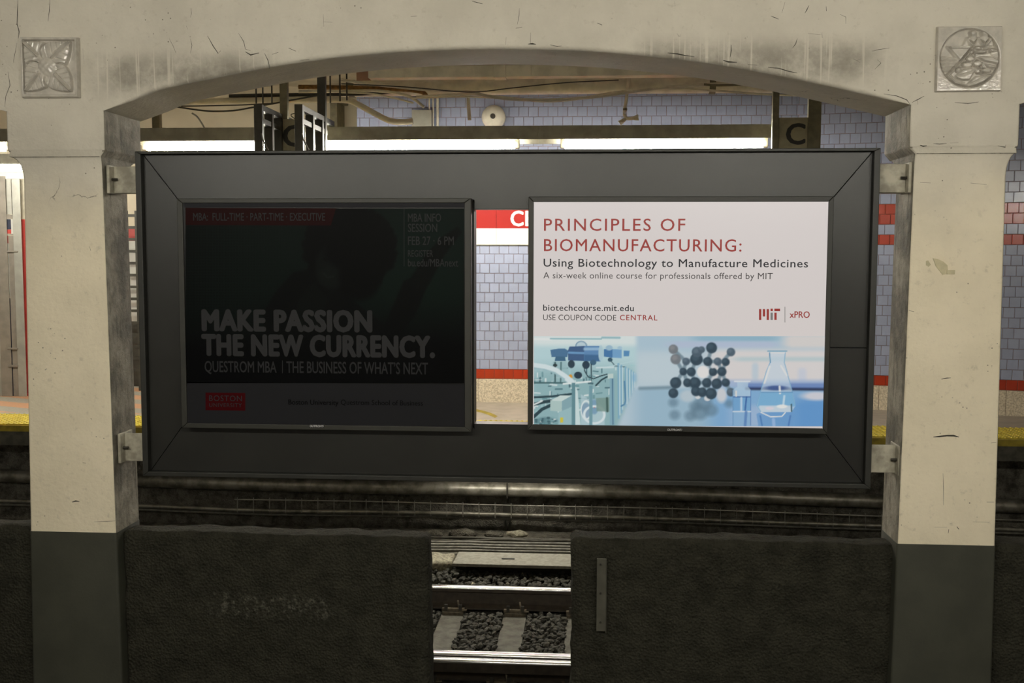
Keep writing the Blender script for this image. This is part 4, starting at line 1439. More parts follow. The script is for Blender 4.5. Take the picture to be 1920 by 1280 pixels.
def figures(u, v):
    h = np.full(u.shape, 0.62)
    def N(x, y):
        return ((x - 115) / 1045.0, (y - 95) / 1035.0)
    cu, cv = N(640, 602)
    R = 0.448
    d = np.hypot(u - cu, v - cv)
    inn = sm(R + 0.006, R - 0.012, d)
    f = Paint(0, 1, 0, 1, u.shape[1], u.shape[0], (0.30, 0, 0))
    def pg(pts, hh, soft=0.02):
        f.poly([N(x, y) for x, y in pts], (hh, 0, 0), soft)
    def sg(pts, w, hh, soft=0.012):
        f.seg([N(x, y) for x, y in pts], w / 1040.0, (hh, 0, 0), soft)
    def el(x, y, rx, ry, hh, soft=0.03):
        f.ell(*N(x, y), rx / 1040.0, ry / 1040.0, (hh, 0, 0), soft)
    # sea swells at the bow
    pg([(190, 570), (300, 575), (400, 600), (470, 660), (260, 880), (190, 700)], 0.42)
    for k in range(4):
        sg([(190, 620 + 60 * k), (290, 600 + 62 * k), (420, 620 + 55 * k)], 20, 0.62, 0.03)
        sg([(190, 655 + 60 * k), (290, 640 + 62 * k), (420, 655 + 55 * k)], 10, 0.26, 0.02)
    # boat side
    pg([(275, 415), (665, 415), (490, 655)], 0.78, 0.02)
    pg([(275, 415), (665, 415), (640, 455), (310, 450)], 0.98, 0.02)
    sg([(275, 415), (480, 650)], 26, 0.55, 0.02)
    # hull and net to the right of the rope
    pg([(665, 430), (1105, 430), (1105, 640), (1000, 880), (640, 1065), (400, 1000), (270, 880), (480, 660)], 0.52, 0.03)
    sg([(670, 430), (480, 665), (265, 885)], 20, 0.12, 0.02)
    sg([(700, 430), (510, 680), (300, 880)], 22, 0.75, 0.02)
    # two fishers leaning over the gunwale
    for x, y in ((690, 250), (875, 250)):
        pg([(x - 165, y + 160), (x - 110, y + 30), (x - 40, y + 5), (x + 60, y + 15), (x + 130, y + 60), (x + 150, y + 165)], 0.62, 0.03)
        el(x, y - 15, 52, 58, 0.86)
        el(x - 12, y - 40, 50, 36, 0.98)
        el(x + 10, y + 70, 52, 60, 0.82)
        sg([(x - 90, y + 60), (x - 60, y + 120), (x + 20, y + 155), (x + 90, y + 60)], 30, 0.90, 0.03)
        sg([(x - 55, y + 75), (x + 5, y + 125), (x + 62, y + 60)], 12, 0.25, 0.02)
    pg([(930, 450), (1100, 430), (1100, 600), (1000, 580)], 0.66, 0.02)
    # net loops
    for x, y, rx, ry in [(780, 445, 80, 25), (830, 500, 110, 30), (990, 480, 60, 25), (650, 610, 65, 50), (610, 710, 90, 50), (770, 690, 70, 50), (780, 810, 50, 40), (470, 790, 50, 45), (920, 800, 90, 40), (670, 510, 30, 30)]:
        el(x, y, rx, ry, 0.72, 0.05)
        f.ring(*N(x, y + 4), rx / 1040.0, ry / 1040.0, 0.014, (0.28, 0, 0), 0.012)
    for a in ([(700, 430), (720, 560), (700, 740)], [(960, 440), (970, 520)], [(720, 600), (840, 680)], [(840, 690), (840, 860)], [(700, 740), (830, 760)], [(820, 870), (1010, 870)]):
        sg(a, 14, 0.86, 0.015)
    # fish
    for pts in ([(740, 590), (860, 575), (980, 580), (1110, 640), (1110, 720), (1000, 690), (860, 660)], [(870, 690), (960, 700), (1090, 740), (1090, 775), (930, 770)],
                [(410, 885), (520, 780), (640, 760), (760, 775), (700, 860), (650, 960), (520, 965), (430, 930)], [(605, 1010), (740, 890), (880, 880), (1000, 890), (880, 990), (740, 1050), (620, 1060)]):
        sg(pts + [pts[0]], 22, 0.22, 0.02)
        pg(pts, 0.90, 0.05)
    sg([(450, 890), (560, 860), (640, 840), (740, 790)], 14, 0.70, 0.03)
    sg([(640, 1030), (760, 970), (880, 910)], 14, 0.72, 0.03)
    # waves under the net
    sg([(330, 900), (420, 1000), (560, 1030), (640, 1050)], 16, 0.75, 0.02)
    sg([(350, 870), (430, 960), (560, 1000)], 10, 0.28, 0.02)
    h = h * (1 - inn) + f.C[..., 0] * inn
    h = h - 0.35 * np.exp(-((d - R) / 0.009) ** 2)
    edge = np.minimum(np.minimum(u, 1 - u), np.minimum(v, 1 - v))
    return h - 0.25 * sm(0.014, 0.0, edge)


relief('relief_plaque', [(42, 71), (150, 71.5), (152, 184), (46, 184.5)], leaves, 0.046, 'square glazed ceramic plaque of four veined leaves')
relief('relief_plaque', [(1755, 51.5), (1877, 50.5), (1873.5, 171.5), (1752, 173)], figures, 0.042, 'square glazed ceramic plaque with round scene of two figures and fish')

# ------------------------------------------------------------------ far platform
pf = slab('floor_far_platform', XL - 4, XR, Y_EDGE, 17.0, -0.13, 0.0, M_FARFLOOR, 'far platform floor of brown and orange pavers', 'floor')
MB().box(XL - 4, XR, Y_EDGE - 0.012, Y_EDGE + 0.01, -0.058, -0.001).obj('edge_paint', M_YELLOWEDGE, pf)
MB().box(XL - 4, XR, Y_EDGE - 0.008, Y_EDGE + 0.02, -0.19, -0.058).obj('slab_nosing', M_SLAB, pf)
# tactile warning panels, each with its own field of domes
PW = 0.61
x = -7.32
dome_me = None
panel_me = None
while x < 7.3:
    if panel_me is None:
        panel_me = MB().box(0.003, PW - 0.003, 0.004, PW, 0.0, 0.012).mesh('tactile_panel', M_YELLOW)
        d = MB()
        st_ = PW / 12
        for i in range(12):
            for j in range(12):
                cx, cy, r1, r2, zz = (i + .5) * st_, (j + .5) * st_, 0.016, 0.009, 0.012
                lo = [(cx + r1 * math.cos(a * math.pi / 3), cy + r1 * math.sin(a * math.pi / 3), zz - 0.002) for a in range(6)]
                hi = [(cx + r2 * math.cos(a * math.pi / 3), cy + r2 * math.sin(a * math.pi / 3), zz + 0.008) for a in range(6)]
                d.add(lo + hi, [(a, (a + 1) % 6, (a + 1) % 6 + 6, a + 6) for a in range(6)] + [tuple(range(6, 12))])
        dome_me = d.mesh('dome_field', M_YELLOW)
    tp = link('tactile_panel', panel_me, pf)
    tp.location = (x, Y_EDGE, 0.0)
    df = link('dome_field', dome_me, None)
    df.parent = tp
    df['kind'] = 'stuff'
    x += PW
# faded yellow arc on the floor
fl = []
for px, py in [(888, 770), (902, 773), (915, 777), (928, 783)]:
    d_ = ray(px, py)
    fl.append(CAM + d_ * ((0.002 - CAM.z) / d_.z))
b = MB()
b.add([(p.x, p.y, 0.002) for p in fl] + [(p.x + 0.02, p.y + 0.12, 0.002) for p in reversed(fl)], [(0, 1, 6, 7), (1, 2, 5, 6), (2, 3, 4, 5)])
b.obj('painted_arc', M_YELLOWEDGE, pf)

# ------------------------------------------------------------------ far tiled wall (bends towards the track behind the second C marker)
S = 0.105                                     # tile pitch
D0 = 11.68
YA = atd(940, 640, D0).y
xa0 = at(669, 220, YA).x
xbend = at(1490, 400, YA).x
ang = math.atan(0.33) - YAW                   # angle of the bent part to the tracks
LB = 4.2
Z_BASE = 1.6 - (709.5 - 480) / 2000.0 * D0
ROWS = 30
RED_ROWS = {0, 14, 16, 17}
wa = slab('wall_far', xa0, xbend, YA + 0.002, YA + 0.25, -0.1, 3.8, M_GROUT, 'far wall of lavender blue tiles with red bands', 'wall')
dirB = Vector((math.cos(ang), -math.sin(ang), 0))
norB = Vector((-math.sin(ang), -math.cos(ang), 0))
pB = Vector((xbend, YA, 0))
wb = MB()
a_, b_ = pB - norB * 0.002, pB + dirB * LB - norB * 0.002
wb.hexa([(a_.x, a_.y, -0.1), (b_.x, b_.y, -0.1), (b_.x, b_.y, 3.8), (a_.x, a_.y, 3.8)],
        [(a_.x - norB.x * .25, a_.y - norB.y * .25, -0.1), (b_.x - norB.x * .25, b_.y - norB.y * .25, -0.1), (b_.x - norB.x * .25, b_.y - norB.y * .25, 3.8), (a_.x - norB.x * .25, a_.y - norB.y * .25, 3.8)])
wbo = wb.obj('wall_far_bend', M_GROUT, None)
tag(wbo, 'angled end of the blue tiled wall beside the figure plaque pillar', 'wall', kind='structure')
# speckled concrete base with upright joints
for o_, p_, d_, n_, length in ((wa, Vector((xa0, YA, 0)), Vector((1, 0, 0)), Vector((0, -1, 0)), xbend - xa0), (wbo, pB, dirB, norB, LB)):
    t0 = 0.0
    off = (at(897, 730, YA).x - xa0) % 1.22 if o_ is wa else 0.9
    cuts = [0.0]
    c = off
    while c < length:
        cuts.append(c)
        c += 1.22
    cuts.append(length)
    for k in range(len(cuts) - 1):
        s0, s1 = cuts[k] + 0.002, cuts[k + 1] - 0.002
        if s1 - s0 < 0.02:
            continue
        q0, q1 = p_ + d_ * s0 + n_ * 0.012, p_ + d_ * s1 + n_ * 0.012
        r0, r1 = p_ + d_ * s0 - n_ * 0.02, p_ + d_ * s1 - n_ * 0.02
        bb = MB()
        bb.hexa([(q0.x, q0.y, 0), (q1.x, q1.y, 0), (q1.x, q1.y, Z_BASE - 0.004), (q0.x, q0.y, Z_BASE - 0.004)],
                [(r0.x, r0.y, 0), (r1.x, r1.y, 0), (r1.x, r1.y, Z_BASE - 0.004), (r0.x, r0.y, Z_BASE - 0.004)])
        bb.obj('base_block', M_BASECONC, o_)

# tiles: those the photograph shows are objects of their own, the rest one field
sign_x0, sign_x1 = at(700, 430, YA).x, at(1330, 430, YA).x
sign_z0, sign_z1 = at(940, 458.5, YA).z, at(940, 330, YA).z
G = 0.0035
TD = 0.006


def tile_verts(w, hgt):
    e = 0.0035
    return ([(0, 0, 0), (w, 0, 0), (w, 0, hgt), (0, 0, hgt), (0, -TD * 0.5, 0), (w, -TD * 0.5, 0), (w, -TD * 0.5, hgt), (0, -TD * 0.5, hgt),
             (e, -TD, e), (w - e, -TD, e), (w - e, -TD, hgt - e), (e, -TD, hgt - e)],
            [(0, 1, 5, 4), (1, 2, 6, 5), (2, 3, 7, 6), (3, 0, 4, 7), (4, 5, 9, 8), (5, 6, 10, 9), (6, 7, 11, 10), (7, 4, 8, 11), (8, 9, 10, 11)])


tv, tf = tile_verts(S - G, S - G)
tm_b = MB().add(tv, tf).mesh('tile', M_TILE)
tm_r = MB().add(tv, tf).mesh('tile', M_TILERED)
windows = [(889, 990, 392, 760), (1636, 1684, 290, 730), (1862, 1920, 300, 740), (668, 1450, 175, 236), (1538, 1664, 190, 292), (1457, 1520, 175, 222)]
spots = []
for o_, p_, d_, ln, rz in ((wa, Vector((xa0, YA, 0)), Vector((1, 0, 0)), xbend - xa0, 0.0), (wbo, pB, dirB, LB, -ang)):
    for r in range(ROWS):
        z = Z_BASE + r * S
        red = r in RED_ROWS
        nrow = int(ln / S) + 2
        sh = (at(945, 600, YA).x - xa0) % S if o_ is wa else 0.02
        sh += (0.5 * S if r % 2 else 0.0) - S
        for k in range(nrow):
            s0 = sh + k * S
            s1 = s0 + S - G
            s0c, s1c = max(s0, 0.001), min(s1, ln - 0.001)
            if s1c - s0c < 0.012:
                continue
            q = p_ + d_ * s0c
            if o_ is wa and q.x + S > sign_x0 and q.x < sign_x1 and z + S > sign_z0 + 0.01 and z < sign_z1 - 0.01:
                continue
            full = (s1c - s0c) > S - G - 1e-4
            pc = px_of(q + d_ * (S / 2) + Vector((0, 0, z + S / 2)))
            vis = any(x0 - 4 < pc[0] < x1 + 4 and y0 - 4 < pc[1] < y1 + 4 for x0, x1, y0, y1 in windows)
            inside = min(max(min(pc[0] - x0, x1 - pc[0]), -9) + 0 * y0 for x0, x1, y0, y1 in windows if vis and x0 - 4 < pc[0] < x1 + 4 and y0 - 4 < pc[1] < y1 + 4) if vis else -99
            spots.append((vis and full, pc, o_, q, z, red, rz, s1c - s0c, d_))
seen = [s for s in spots if s[0]]
seen.sort(key=lambda s: -((1.0 if s[1][1] > 290 else 0.0) + s[1][0] / 1e5))
keep = {o.name: 0 for o in (wa, wbo)}
chosen = set()
for s in seen:
    if keep[s[2].name] < 300:
        keep[s[2].name] += 1
        chosen.add(id(s))
rest = {('wall_far', False): MB(), ('wall_far', True): MB(), ('wall_far_bend', False): MB(), ('wall_far_bend', True): MB()}
for s in spots:
    vis, pc, o_, q, z, red, rz, w, d_ = s
    if id(s) in chosen:
        t = link('tile', tm_r if red else tm_b, None)
        t.parent = o_
        t.location = (q.x, q.y, z)
        t.rotation_euler = (0, 0, rz)
    else:
        tv2, tf2 = tile_verts(w, S - G)
        n_ = Vector((d_.y, -d_.x, 0))
        rest[(o_.name, red)].add([(q.x + d_.x * x + n_.x * -y, q.y + d_.y * x + n_.y * -y, z + zz) for x, y, zz in tv2], tf2)
for (nm, red), b in rest.items():
    if b.v:
        o = b.obj('tile_field', M_TILERED if red else M_TILE, wa if nm == 'wall_far' else wbo)
        o['kind'] = 'stuff'

# station name sign set into the wall: red panels over a white stripe
zst = at(940, 428, YA).z
sign = empty('station_sign', ((sign_x0 + sign_x1) / 2, YA, sign_z0), 'red and white station name sign seen through the gap between the displays', 'sign')
sx = at(931, 430, YA).x
xsplit = [sign_x0, sx - 0.82, sx, sx + 1.6, sign_x1]
for k in range(4):
    a, b2 = xsplit[k] + 0.0015, xsplit[k + 1] - 0.0015
    MB().box(a, b2, YA - 0.022, YA + 0.001, zst + 0.0005, sign_z1).obj('red_panel', M_SIGNRED, sign)
    MB().box(a, b2, YA - 0.022, YA + 0.001, sign_z0, zst - 0.0005).obj('white_panel', M_SIGNWHITE, sign)
MB().box(sign_x0, sign_x1, YA - 0.026, YA + 0.001, sign_z0 - 0.008, sign_z0).obj('frame_strip', M_OLIVE, sign)
lettering('lettering', 'CENTRAL', 957, 1122, 395, 424, YA - 0.0235, M_SIGNWHITE, sign, 0.03, 1.05)

# ------------------------------------------------------------------ cream side of the platform, to the left of the tiles
slab('wall_cream', -11.0, xa0 + 0.002, 13.6, 13.8, -0.1, 3.8, M_CREAMWALL, 'bright cream wall at the wide end of the far platform', 'wall')
slab('wall_return', xa0, xa0 + 0.15, YA + 0.25, 13.8, -0.1, 3.8, M_CREAMWALL, 'cream return wall beside the blue tiles', 'wall')
# pier stub on the cream wall
p0, p1 = at(619, 232, 13.2), at(632, 190, 13.2)
pst = MB().box(p0.x, p1.x, 13.2, 13.6, 1.0, p1.z).obj('wall_pier', M_OLIVE, None, bevel=0.005)
MB().box(p0.x - 0.04, p1.x + 0.05, 13.15, 13.6, p1.z, p1.z + 0.03).obj('pier_cap', M_OLIVE, pst)
tag(pst, 'narrow olive grey pier against the cream wall', 'pier')

# ------------------------------------------------------------------ things at the left edge, on the far platform
def upright(b, pxa, pxb, pya, pyb, Y, dep):
    a, c = at(pxa, pyb, Y), at(pxb, pya, Y)
    return b.box(a.x, c.x, Y, Y + dep, a.z, c.z)


YG = 11.6
def floor_z(px, Y):
    return 0.0


cab = empty('service_enclosure', (at(20, 700, YG).x, YG, 0), 'tall stainless steel enclosure with posts and rails on the far platform', 'enclosure')
zf = 0.0
def postbox(pa, pb, ya, yb, Y, dep, m, name, to_floor=False):
    a, c = at(pa, yb, Y), at(pb, ya, Y)
    return MB().box(a.x, c.x, Y, Y + dep, 0.0 if to_floor else a.z, c.z).obj(name, m, cab, bevel=0.003)


F = 0.012
for a_, b_, ya, yb, dy, m, nm, fl_ in [
        (-40, 2, 330, 700, 0.0, M_STAINLESS, 'side_panel', 1), (2, 9, 330, 700, -0.02, M_STEELPOST, 'post', 1), (9.3, 21.8, 335, 402, 0.0, M_STAINLESS, 'panel', 0), (22.2, 33, 335, 402, 0.0, M_STAINLESS, 'panel', 0),
        (9.3, 33, 402.3, 410.3, -0.015, M_STEELPOST, 'rail', 0), (9.3, 20.5, 410.6, 430, 0.0, M_NAVY, 'navy_panel', 0), (9.3, 20.5, 430.3, 438, 0.0, M_REDPANEL, 'red_strip', 0), (21, 33, 410.6, 438, 0.0, M_WHITEPANEL, 'white_panel', 0),
        (9.3, 33, 438.4, 441.6, -0.015, M_STEELPOST, 'rail', 0), (9.3, 13.7, 442, 472, 0.0, M_WHITEPANEL, 'white_panel', 0), (14, 18.5, 442, 456, 0.0, M_REDPANEL, 'red_strip', 0), (14, 23.5, 456.5, 558, 0.0, M_WHITEPANEL, 'white_panel', 0),
        (24, 33, 442, 700, -0.01, M_STEELPOST, 'post', 1), (12, 23.5, 559, 690, 0.0, M_NAVY, 'navy_panel', 1), (12, 33, 470, 473, -0.03, M_STEELPOST, 'rail', 0), (14, 33, 652, 655, -0.03, M_STEELPOST, 'rail', 0),
        (15, 33, 684, 688, -0.03, M_STEELPOST, 'rail', 0), (33.5, 36.5, 335, 700, -0.02, M_STAINLESS, 'post', 1)]:
    postbox(a_, b_, ya, yb, YG + dy, F, m, nm, bool(fl_))
YR = 11.63
rp_ = empty('red_panel_sign', (at(47, 660, YR).x, YR, 0), 'tall red and cream panel beside the stainless enclosure', 'panel')
a, c = at(37, 672, YR), at(75, 411, YR)
MB().box(a.x, c.x, YR, YR + 0.02, 0.03, c.z).obj('red_panel', M_REDPANEL, rp_)
MB().box(a.x, c.x, YR, YR + 0.04, c.z + 0.002, at(60, 335, YR).z).obj('cream_panel', M_HOLDER, rp_)
MB().box(a.x - 0.01, c.x, YR - 0.02, YR + 0.1, 0.0, 0.03).obj('foot', M_REDPANEL, rp_, bevel=0.004)

# dark rolling grille glimpsed between pillar and billboard, with a pale map case behind
YG2 = 12.2
xg0, xg1 = at(205, 500, YG2).x, at(300, 500, YG2).x
gr = empty('security_grille', ((xg0 + xg1) / 2, YG2, 0), 'dark barred grille glimpsed between the leaf plaque pillar and the billboard', 'grille')
for px in (236, 254.5, 275):
    MB().box(at(px, 500, YG2).x, at(px + 4, 500, YG2).x, YG2, YG2 + 0.04, 0.0, at(250, 395, YG2).z).obj('upright', M_DARKSTEEL, gr)
k = 0
py = 404
while py < 700:
    z = at(250, py, YG2).z
    MB().box(xg0, xg1, YG2 - 0.01, YG2 + 0.02, z - 0.016, z + 0.016).obj('bar', M_DARKSTEEL, gr)
    py += 22.3
YG3 = 12.6
mc = empty('map_case', (at(250, 600, YG3).x, YG3, 0), 'white wall case with red header behind the dark grille', 'case')
a, c = at(215, 606, YG3), at(300, 452, YG3)
MB().box(a.x, c.x, YG3, YG3 + 0.1, a.z, c.z).obj('white_panel', M_WHITEPANEL, mc)
MB().box(a.x, c.x, YG3 - 0.005, YG3 + 0.1, c.z + 0.002, at(250, 424, YG3).z).obj('header', M_REDPANEL, mc)
MB().box(a.x, c.x, YG3, YG3 + 0.1, 0.0, a.z - 0.002).obj('plinth', M_DARKSTEEL, mc)

# ------------------------------------------------------------------ under the far platform
YU = 10.12
wu = rough_block('wall_under_platform', XL * 0.75, XR * 0.7, YU, YU + 0.15, -1.4, -0.12, 0.05, 0.022, 5, M_UNDER, 'sooty rough wall under the far platform edge', freq=6.0)
slab('floor_far_track', XL, XR, 5.9, 10.3, -1.5, Z_BED - 0.05, M_BED, 'dark concrete under the far track ballast', 'floor')


def line_px(pts, Y, n=6):
    return smoothpath([at(x, y, Y) for x, y in pts], n)


YP = 10.03
pipe_pts = [(-300, 884), (60, 893), (260, 900), (600, 911), (950, 918), (1250, 925), (1640, 939), (1900, 948), (2200, 956)]
cp = empty('conduit_pipe', at(950, 918, YP), 'thick dented grey pipe running under the far platform edge', 'pipe')
pth = line_px(pipe_pts, YP, 5)
MB().tube(pth, 0.064, 14).obj('pipe', M_PIPE, cp, 60)
for px, py in ((742, 914), (1332, 928), (580, 910)):
    c = at(px, py, YP)
    MB().tube([(c.x - 0.03, YP, c.z), (c.x + 0.03, YP, c.z)], 0.071, 14).obj('coupling', M_PIPE, cp, 60)
rodp = line_px([(440, 936), (700, 940), (950, 947), (1250, 953), (1640, 967), (2100, 980)], YP - 0.04, 5)
hr = empty('hook_rail', at(950, 947, YP), 'thin wire rail with a row of cable hooks under the platform edge', 'rail')
MB().tube(rodp, 0.006, 6).obj('rod', M_WIRE, hr, 60)
pxs = 445
while pxs < 1660:
    i = min(range(len(rodp)), key=lambda j: abs(px_of(rodp[j])[0] - pxs))
    j = min(i + 1, len(rodp) - 1)
    pa_, pb_ = px_of(rodp[max(i - 1, 0)]), px_of(rodp[j])
    yy = pa_[1] + (pb_[1] - pa_[1]) * (pxs - pa_[0]) / max(pb_[0] - pa_[0], 1)
    a, b = at(pxs, yy - 4, YP - 0.05), at(pxs, yy + 24, YP - 0.05)
    MB().tube([a, b, b + Vector((0, 0.05, -0.006)), b + Vector((0, 0.07, 0.02))], 0.0045, 5).obj('hook', M_WIRE, hr)
    pxs += 30.2
cab_pts = [(-300, 930), (60, 940), (268, 948), (500, 957), (750, 960), (950, 965), (1250, 972), (1640, 985), (2200, 1000)]
c1 = MB().tube(line_px(cab_pts, YP - 0.03, 5), 0.021, 8).obj('cable', M_PIPE, None, 60)
tag(c1, 'thick grey cable lying in the wire hooks under the platform', 'cable')
c2 = MB().tube(line_px([(x, y + 7) for x, y in cab_pts], YP - 0.01, 5), 0.012, 8).obj('cable', M_CABLE, None, 60)
tag(c2, 'thin dark cable just below the thick one in the hooks', 'cable')
# twin upright strut
sup = empty('pipe_support', at(951, 1008, YP + 0.03), 'twin upright strut behind the pipe at the track gap', 'support')
for px in (948, 956):
    a, b = at(px - 2, 1008, YP + 0.06), at(px + 2, 930, YP + 0.06)
    MB().box(a.x, b.x, YP + 0.055, YP + 0.085, a.z - 0.1, b.z).obj('upright', M_DARKSTEEL, sup)
a, b = at(943, 962, YP + 0.05), at(961, 944, YP + 0.05)
MB().box(a.x, b.x, YP + 0.045, YP + 0.055, a.z, b.z).obj('clamp', M_BOLT, sup)
MB().tube([at(951, 905, YP - 0.07), at(951, 933, YP - 0.07)], 0.008, 6).obj('strap', M_BOLT, sup)

# lumps of mortar along the foot of the wall
def lump(name, c, r, m, seed, parent=None, squash=(1, 1, 0.6), sub=2):
    bm = bmesh.new()
    bmesh.ops.create_icosphere(bm, subdivisions=sub, radius=1.0)
    for v in bm.verts:
        d = 1 + 0.35 * mnoise.noise(v.co * 1.7 + Vector((seed, seed * .7, 0)))
        v.co = Vector((v.co.x * squash[0], v.co.y * squash[1], v.co.z * squash[2])) * d * r
    me = bpy.data.meshes.new(name)
    bm.to_mesh(me)
    bm.free()
    me.materials.append(m)
    o = link(name, me, parent)
    o.location = c
    return o


zc0 = at(940, 1003, 9.75).z
slab('kerb_cable_ledge', XL * .7, XR * .7, 9.02, YU + 0.02, -1.4, zc0 - 0.045, M_UNDER, 'dark concrete ledge carrying cables behind the third rail', 'kerb')
for i, (px, py, w, lab) in enumerate(((815, 1000, 22, 'grey mortar lump by the end of the scuffed low wall'), (868, 1000, 28, 'long grey mortar lump behind the cables'), (925, 1002, 20, 'grey mortar lump beside the twin strut'),
                                      (970, 1001, 20, 'pale yellowish mortar lump behind the cables'), (1016, 1008, 6, 'tiny mortar crumb behind the cables'))):
    c = at(px, py, 9.78)
    o = lump('mortar_lump', c, w * 9.78 / 2000, M_RUBBLE if i == 3 else M_UNDER, i * 3.3, squash=(1, 0.7, 0.36 if i else 0.4))
    tag(o, lab, 'rubble')

# bundle of cables on the ledge
names = ['topmost thin cable of the bundle behind the third rail', 'second dark cable of the bundle behind the third rail', 'third cable of the bundle behind the third rail',
         'fourth thick cable of the bundle behind the third rail', 'fifth cable of the bundle behind the third rail', 'lowest cable of the bundle next to the cover board']
for k, (ya, yb, r) in enumerate(((1007, 1012, 0.012), (1012, 1014, 0.014), (1016, 1020, 0.016), (1021, 1026, 0.017), (1026, 1031, 0.016), (1031, 1036, 0.014))):
    Yc = 9.66 - 0.085 * k
    m_ = 0.5 * (ya + yb)
    pts = [(300, m_ - 12), (560, m_ - 8 + (k % 2) * 2), (800, ya), (870, ya + (2.5 if k == 1 else 0.5)), (940, m_ - (1.5 if k == 1 else 0)), (1000, m_ + 1), (1075, yb), (1300, m_ + 8), (1600, m_ + 13)]
    o = MB().tube(line_px(pts, Yc, 5), r, 8).obj('cable', M_CABLE, None, 60)
    tag(o, names[k], 'cable')

# third rail with its cover board
YT0, YT1 = 8.80, 9.10
zt = at(960, 1060, YT0).z
tr = empty('third_rail', (at(960, 1060, YT0).x, 8.95, Z_BED), 'covered third rail with grey board behind the far running rail', 'rail')
xe0 = at(848, 1060, YT0).x
bb = MB()
bb.hexa([(xe0, YT0, zt - 0.02), (XR * .6, YT0, zt - 0.02), (XR * .6, YT0, zt + 0.006), (xe0, YT0, zt + 0.006)],
        [(xe0 + 0.02, YT1, zt + 0.0), (XR * .6, YT1, zt + 0.0), (XR * .6, YT1, zt + 0.026), (xe0 + 0.02, YT1, zt + 0.026)])
bb.obj('cover_board', M_PLANK, tr, bevel=0.003)
a, b = at(941, 1049, YT0 + 0.15), at(965, 1048, YT0 + 0.15)
zz = zt + 0.020
MB().box(a.x, b.x, YT0 + 0.13, YT0 + 0.145, zz - 0.002, zz + 0.002).obj('slot', M_DARKSTEEL, tr)
MB().box(xe0 + 0.2, XR * .6, 8.93, 9.0, Z_BED + 0.02, zt - 0.03).obj('conductor_rail', M_RUST, tr)
k = xe0 + 0.1
while k < 4.5:
    MB().box(k, k + 0.06, 8.97, 9.06, Z_BED - 0.05, zt - 0.01).obj('support_arm', M_RUST, tr)
    k += 1.1
o = rough_block('rubble_ramp', at(560, 1050, 8.95).x, xe0 - 0.01, 8.84, 9.12, Z_BED - 0.02, zt + 0.012, 0.03, 0.012, 6, M_RUBBLE, 'pale broken concrete at the end of the third rail board', 'concrete', kind='thing')

# ------------------------------------------------------------------ running rails
def rail_profile(Yc):
    hw, fw, h = 0.036, 0.07, 0.17
    zt_ = Z_RAIL
    return [(Yc - hw, zt_ - 0.040), (Yc - hw, zt_ - 0.010), (Yc - hw + 0.008, zt_ - 0.002), (Yc, zt_), (Yc + hw - 0.008, zt_ - 0.002), (Yc + hw, zt_ - 0.010), (Yc + hw, zt_ - 0.040),
            (Yc + 0.009, zt_ - 0.052), (Yc + 0.009, zt_ - h + 0.03), (Yc + fw, zt_ - h + 0.012), (Yc + fw, zt_ - h), (Yc - fw, zt_ - h), (Yc - fw, zt_ - h + 0.012), (Yc - 0.009, zt_ - h + 0.03), (Yc - 0.009, zt_ - 0.052)]


RY = [at(940, 1250, 6.9).y, 8.36]
for Yc, lab in ((6.94, 'polished steel rail across the bottom of the track gap'), (8.37, 'polished steel rail beyond the grey ties')):
    r = empty('running_rail', (0, Yc, Z_BED), lab, 'rail')
    body = MB().prism_x(rail_profile(Yc), XL * .7, XR * .7).obj('rail_body', M_RUST, r, 40)
    hw = 0.036
    top = [(Yc - hw - 0.0015, Z_RAIL - 0.016), (Yc - hw - 0.0015, Z_RAIL - 0.009), (Yc - hw + 0.004, Z_RAIL - 0.0025), (Yc - hw + 0.012, Z_RAIL + 0.0), (Yc, Z_RAIL + 0.0022), (Yc + hw - 0.012, Z_RAIL + 0.0), (Yc + hw - 0.004, Z_RAIL - 0.0025), (Yc + hw, Z_RAIL - 0.009)]
    MB().prism_x(top, XL * .7, XR * .7).obj('running_surface', M_RAILTOP, r, 60)
gy = 6.94 - 0.115
gl = MB().prism_x([(gy - 0.03, Z_RAIL - 0.085), (gy - 0.03, Z_RAIL - 0.012), (gy - 0.022, Z_RAIL - 0.004), (gy + 0.022, Z_RAIL - 0.004), (gy + 0.03, Z_RAIL - 0.012), (gy + 0.03, Z_RAIL - 0.085)], XL * .7, XR * .7).obj('guard_rail', M_RUST, None, 40)
MB().prism_x([(gy - 0.031, Z_RAIL - 0.022), (gy - 0.031, Z_RAIL - 0.011), (gy - 0.022, Z_RAIL - 0.0025), (gy + 0.022, Z_RAIL - 0.0025), (gy + 0.031, Z_RAIL - 0.011), (gy + 0.031, Z_RAIL - 0.014)], XL * .7, XR * .7).obj('worn_edge', M_RAILTOP, gl, 60)
tag(gl, 'second bright guard rail alongside the front running rail', 'rail')

